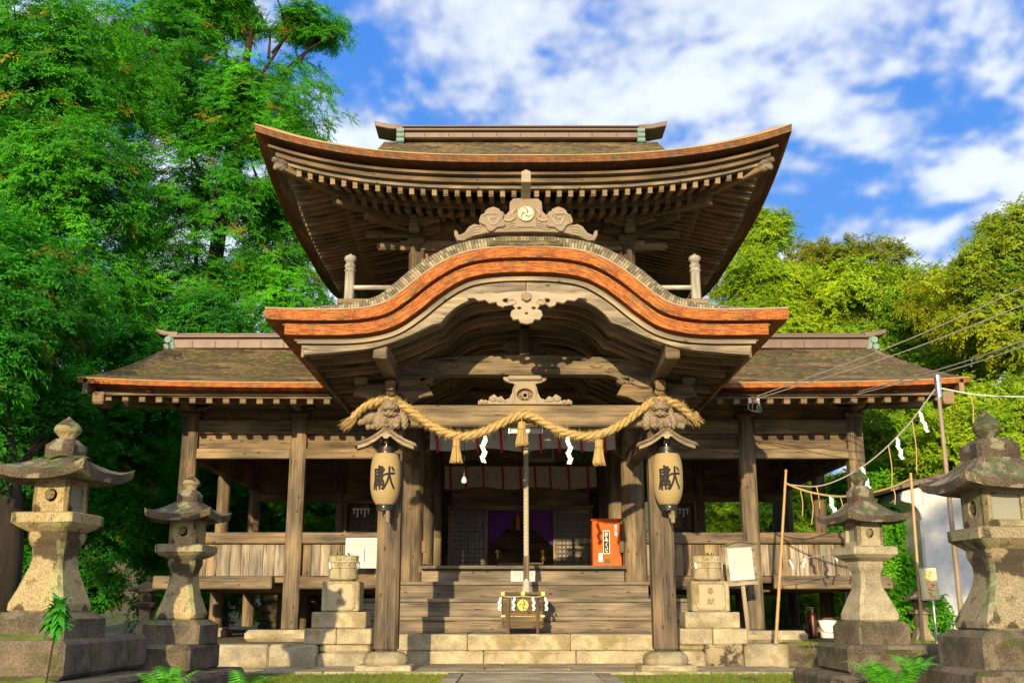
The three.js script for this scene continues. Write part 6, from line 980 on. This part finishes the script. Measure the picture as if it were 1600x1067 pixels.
tree('broadleaf_tree', 'rounded olive-green tree farther off on the skyline right of hall', RG, [14.6, 3, -28], 0.35, [[13.6, 14.6, -28, 2.0, 2.0, 1.8], [15.9, 14.7, -28, 1.7, 1.6, 1.6], [12.4, 12.6, -28, 1.9, 1.8, 1.7], [15.0, 11.6, -27, 2.6, 1.9, 2]], 'round', GO, 150, 0.40, 43);
tree('broadleaf_tree', 'mixed green tree between the skyline tree and right wing ridge', RG, [10.6, 0.3, -13.5], 0.26, [[10.0, 9.6, -14, 1.4, 1.2, 1.4], [11.7, 8.9, -13, 1.7, 1.3, 1.5], [9.9, 7.7, -13, 1.5, 1.0, 1.3], [11.4, 6.9, -12.5, 1.8, 1.1, 1.4]], 'round', GR, 150, 0.42, 47, barkPale);
tree('broadleaf_tree', 'big yellow-green tree leaning in from the right edge', RG, [13.4, 0.3, -9.5], 0.4, [[13.7, 10.1, -10, 1.7, 1.0, 1.8], [12.4, 9.1, -9.6, 1.6, 0.9, 1.6], [11.0, 8.4, -9.4, 1.2, 0.7, 1.3], [13.6, 8.4, -9.0, 1.9, 1.2, 1.6], [11.9, 7.6, -8.8, 1.7, 1.0, 1.4], [13.2, 6.6, -8.4, 2.0, 1.2, 1.5]], 'round', GO.slice(0, 2).map((c, i) => i ? [0.50, 0.52, 0.012] : [0.12, 0.28, 0.008]), 150, 0.43, 53);
tree('broadleaf_tree', 'leafy young tree with pale forked trunk beside right wing eave', RG, [9.0, 0.3, -8.2], 0.13, [[8.9, 4.9, -8.4, 1.2, 1.0, 1.1], [10.5, 5.0, -8.0, 1.4, 1.1, 1.2], [11.9, 4.7, -7.6, 1.5, 1.3, 1.3], [9.9, 3.4, -8.6, 1.3, 0.9, 1.1], [8.9, 3.9, -4.6, 1.2, 0.7, 1.2], [10.4, 4.4, -4.2, 1.2, 0.9, 1.2], [8.3, 3.3, -6.8, 0.9, 0.8, 0.9]], 'round', GR, 150, 0.41, 59, barkPale);
function shrub(label, group, x, y, z, lobes, cols, seed, dens = 120) { const t = thing('shrub', label, 'shrub', x, y, z, 0, group), rn = mulberry(seed); for (let k = 0; k < 4; k++) { const l = lobes[k % lobes.length]; part('stem', taperTube([V3((rn() - 0.5) * 0.3, -0.1, (rn() - 0.5) * 0.3), V3((l[0] - x) * 0.4, (l[1] - y) * 0.5, (l[2] - z) * 0.4), V3(l[0] - x, l[1] - y, l[2] - z)], 0.04, 0.012, 8, 5), barkMat, t); } crown(t, lobes, 'bush', cols, dens, 0.30, seed); return t; }
const SG = 'shrubs behind the hall';
shrub('dark shrub mass beyond the far left lantern', SG, -9.6, 0.2, -6.8, [[-9.6, 1.3, -6.8, 1.3, 1.1, 1.1], [-10.9, 1.7, -7.2, 1.3, 1.4, 1.1], [-8.9, 2.7, -7.6, 1.0, 0.9, 1.0]], GD, 61);
shrub('green shrub seen through the left end bay of left wing', SG, -8.4, 0.4, -12.6, [[-8.4, 2.0, -12.6, 1.6, 1.6, 1.2], [-9.6, 3.2, -12.8, 1.5, 1.3, 1.2], [-7.2, 3.4, -13, 1.3, 1.1, 1.1]], GB, 67);
shrub('green shrub seen through the middle of left wing', SG, -5.8, 0.5, -13.2, [[-6.2, 2.2, -13.2, 1.4, 1.5, 1.1], [-4.9, 3.0, -13.2, 1.4, 1.4, 1.1], [-5.6, 4.0, -13.6, 1.2, 0.8, 1.0]], GB, 71);
shrub('green shrub seen beside the paper lantern through left wing', SG, -2.9, 0.5, -13.4, [[-3.4, 2.4, -13.4, 1.3, 1.5, 1.1], [-2.4, 3.2, -13.4, 1.2, 1.1, 1.0]], GB, 73);
shrub('bright shrub on the slope seen through right wing near the hall', SG, 8.2, 2.0, -28, [[7.6, 3.8, -28, 1.6, 1.9, 1.2], [9.2, 4.4, -28.4, 1.5, 1.8, 1.2]], GR, 79, 150);
shrub('bright shrub on the slope seen through the middle of right wing', SG, 11.6, 2.0, -28, [[10.9, 4.0, -27.6, 1.5, 2.0, 1.2], [12.5, 4.6, -28, 1.6, 1.9, 1.2]], GR, 83, 150);
shrub('bright shrub on the slope seen through the end bay of right wing', SG, 15.2, 2.2, -27.6, [[14.2, 4.0, -27.6, 1.5, 2.0, 1.2], [15.9, 4.6, -27.6, 1.7, 2.0, 1.2]], GR, 89, 150);
shrub('yellow-green thicket low on the slope behind the right wing', SG, 8.4, 0.5, -19, [[6.2, 1.4, -19, 1.5, 1.0, 0.9], [8.4, 1.5, -19, 1.5, 1.1, 0.9], [10.4, 1.6, -19, 1.5, 1.2, 0.9]], GR, 91, 150);
shrub('leafy green bush left of the white storehouse', SG, 7.0, 0.3, -4.6, [[7.0, 1.2, -4.7, 0.55, 0.9, 0.7], [6.95, 2.3, -5.3, 0.65, 0.8, 0.7], [7.2, 3.1, -6.2, 0.8, 0.6, 0.8], [7.3, 0.75, -3.7, 0.4, 0.35, 0.5]], GB, 97, 170);
shrub('low bright bush under the right wing floor', SG, 5.4, 0.3, -10.6, [[4.8, 0.8, -10.6, 0.9, 0.6, 0.6], [6.4, 0.85, -10.4, 0.9, 0.6, 0.6]], GR, 101, 170);
// grass strip and tufts
{
  const P = []; const bl = (x, z, h, a, w) => { const dx = Math.cos(a) * w, dz = Math.sin(a) * w, lx = Math.cos(a + 1.3) * h * 0.4, lz = Math.sin(a + 1.3) * h * 0.4; P.push(x - dx, 0, z - dz, x + dx, 0, z + dz, x + lx, h, z + lz); };
  for (let i = 0; i < 9; i++) bl(rr(-0.03, 0.03), rr(-0.03, 0.03), rr(0.025, 0.07), R() * 6.28, 0.0035);
  const g = new THREE.BufferGeometry(); g.setAttribute('position', new THREE.Float32BufferAttribute(P, 3)); g.computeVertexNormals();
  const spots = []; for (let i = 0; i < 26000; i++) { const x = rr(-7, 7.5), z = rr(0.74, 6.5); if (Math.abs(x - 0.05) < 1.12) continue; if (n3(x * 1.4 + 9, z * 1.4 + 9, 0.5, 71) < 0.30) continue; spots.push([x, 0.0, z]); }
  for (let i = 0; i < 5000; i++) { const x = rr(4.3, 10), z = rr(-2.6, 0.2); spots.push([x, z < -1.1 ? 0.335 : 0.0, z]); }
  const im = new THREE.InstancedMesh(g, mat(C(1, 1, 1), { side: THREE.DoubleSide, roughness: 0.9 }), spots.length); im.name = 'grass'; im.receiveShadow = true; im.castShadow = true;
  spots.forEach(([x, y, z], i) => { tmpM.compose(V3(x, y - 0.005, z), new THREE.Quaternion().setFromAxisAngle(V3(0, 1, 0), R() * 6.28), V3(1, rr(0.6, 1.3), 1)); im.setMatrixAt(i, tmpM); const k = n3(x * 0.8 + 30, z * 0.8 + 30, 0.5, 5); im.setColorAt(i, tmpC.setRGB(lerp(0.07, 0.20, k) * rr(0.8, 1.2), lerp(0.13, 0.22, k) * rr(0.8, 1.2), 0.015)); });
  im.userData = { kind: 'stuff', label: 'short grass on both sides of the stone path', category: 'grass' }; scene.add(im);
}
shrub('dark bushes between left lanterns and the wing', SG, -8.2, 0.2, -8.6, [[-8.0, 1.0, -9.0, 1.1, 0.8, 0.9], [-8.6, 2.6, -10.5, 1.2, 1.3, 1.0], [-8.2, 4.2, -12.0, 1.5, 1.3, 1.2]], GD, 103, 150);
shrub('dark bushes at the far left behind the thick trunk', SG, -12.5, 0.3, -6.0, [[-12.4, 1.6, -6.0, 1.5, 1.5, 1.2], [-13.6, 3.8, -6.6, 1.6, 1.6, 1.3], [-11.2, 3.2, -7.6, 1.3, 1.3, 1.2]], GD, 107);
tree('evergreen_tree', 'dark evergreen filling the gap above the left wing roof end', LG, [-8.8, 0.3, -16.5], 0.24, [[-9.0, 6.5, -16.5, 2.2, 2.0, 1.6], [-6.6, 6.2, -16.8, 2.0, 1.8, 1.5], [-11.2, 5.2, -16, 2.2, 2.2, 1.6], [-9.2, 3.2, -16.2, 2.4, 1.7, 1.4]], 'broad', GD, 80, 0.34, 109);
// trees behind the camera, whose crowns throw the dappled shade on the storehouse and the left side
tree('broadleaf_tree', 'broadleaf tree standing behind the viewer on the right', 'trees behind the viewer', [6.2, 0, 25], 0.2, [[3.9, 7.5, 24.2, 1.5, 1.3, 1.2], [5.4, 7.9, 24.8, 1.4, 1.3, 1.1], [2.9, 6.9, 24.0, 0.8, 0.7, 0.9]], 'broad', GB, 150, 0.42, 113);
function fern(label, x, y, z, n, len, seed) {
  const t = thing('fern', label, 'fern', x, y, z, 0, 'small green plants by the lantern platforms'), rn = mulberry(seed), fm = new THREE.MeshPhysicalMaterial({ color: C(0.10, 0.42, 0.02), roughness: 0.95, specularIntensity: 0.3, transmission: 0.3, thickness: 0, side: THREE.DoubleSide });
  for (let k = 0; k < n; k++) {
    const a = k / n * 6.283 + rn() * 0.5, L = len * (0.7 + rn() * 0.5), P = [], tip = (u) => V3(Math.cos(a) * L * u * 0.7, L * (1.5 * u - 0.95 * u * u), Math.sin(a) * L * u * 0.7), sd = V3(-Math.sin(a), 0, Math.cos(a));
    for (let i = 1; i < 17; i++) { const u = i / 17, p = tip(u), w = 0.34 * L * Math.sin(Math.PI * Math.pow(u, 0.7)) * 0.62, f = tip(Math.min(1, u + 0.05)); for (const q of [-1, 1]) { const e = p.clone().addScaledVector(sd, q * w).add(V3(Math.cos(a) * w * 0.4, -w * 0.15, Math.sin(a) * w * 0.4)); P.push(p.x, p.y, p.z, f.x, f.y, f.z, e.x, e.y, e.z); } }
    const g = new THREE.BufferGeometry(); g.setAttribute('position', new THREE.Float32BufferAttribute(P, 3)); g.computeVertexNormals(); part('frond', g, fm, t);
  }
}
fern('bright fern growing at the foot of the left platforms', -3.50, 0.0, 5.45, 14, 0.50, 7);
fern('small fern right of the left platforms beside the grass', -2.78, 0.0, 5.3, 11, 0.44, 8);
fern('large feathery fern in front of the right lantern platform', 3.40, 0.0, 5.5, 18, 0.60, 9);
fern('fern between the two right lantern platforms', 3.84, 0.19, 4.9, 12, 0.36, 10);
fern('tiny fern on the edge of the left platform', -3.72, 0.21, 4.4, 7, 0.14, 12);
{
  const t = thing('seedling', 'leafy seedling with thin bare stem in front of leftmost lantern', 'plant', -3.95, 0.0, 7.0), rn = mulberry(77), lm = new THREE.MeshPhysicalMaterial({ color: C(0.05, 0.34, 0.015), roughness: 0.5, transmission: 0.3, thickness: 0, side: THREE.DoubleSide });
  part('stem', taperTube([V3(-0.06, 0, 0), V3(-0.03, 0.4, 0.01), V3(0, 0.82, 0)], 0.008, 0.006, 14, 6), barkMat, t);
  for (let k = 0; k < 150; k++) { const a = rn() * 6.283, hgt = 0.76 + 0.19 * rn(), L = 0.11 + rn() * 0.09, el = (rn() - 0.42) * 1.9, d = V3(Math.cos(a) * Math.cos(el), Math.sin(el), Math.sin(a) * Math.cos(el)), s = V3(-Math.sin(a), 0, Math.cos(a)), o = V3(0, hgt, 0), P = []; const pt = (u, w) => o.clone().addScaledVector(d, L * u).add(V3(0, -0.05 * u * u, 0)).addScaledVector(s, w); const ws = [0, 0.020, 0.026, 0.017, 0]; for (let i = 0; i < 4; i++) { const A = pt(i / 4, -ws[i]), B = pt(i / 4, ws[i]), Cc = pt((i + 1) / 4, -ws[i + 1]), D = pt((i + 1) / 4, ws[i + 1]); for (const p of [A, B, Cc, B, D, Cc]) P.push(p.x, p.y, p.z); } const g = new THREE.BufferGeometry(); g.setAttribute('position', new THREE.Float32BufferAttribute(P, 3)); g.computeVertexNormals(); part('leaf', g, lm, t); }
}
renderer.render(scene, camera);
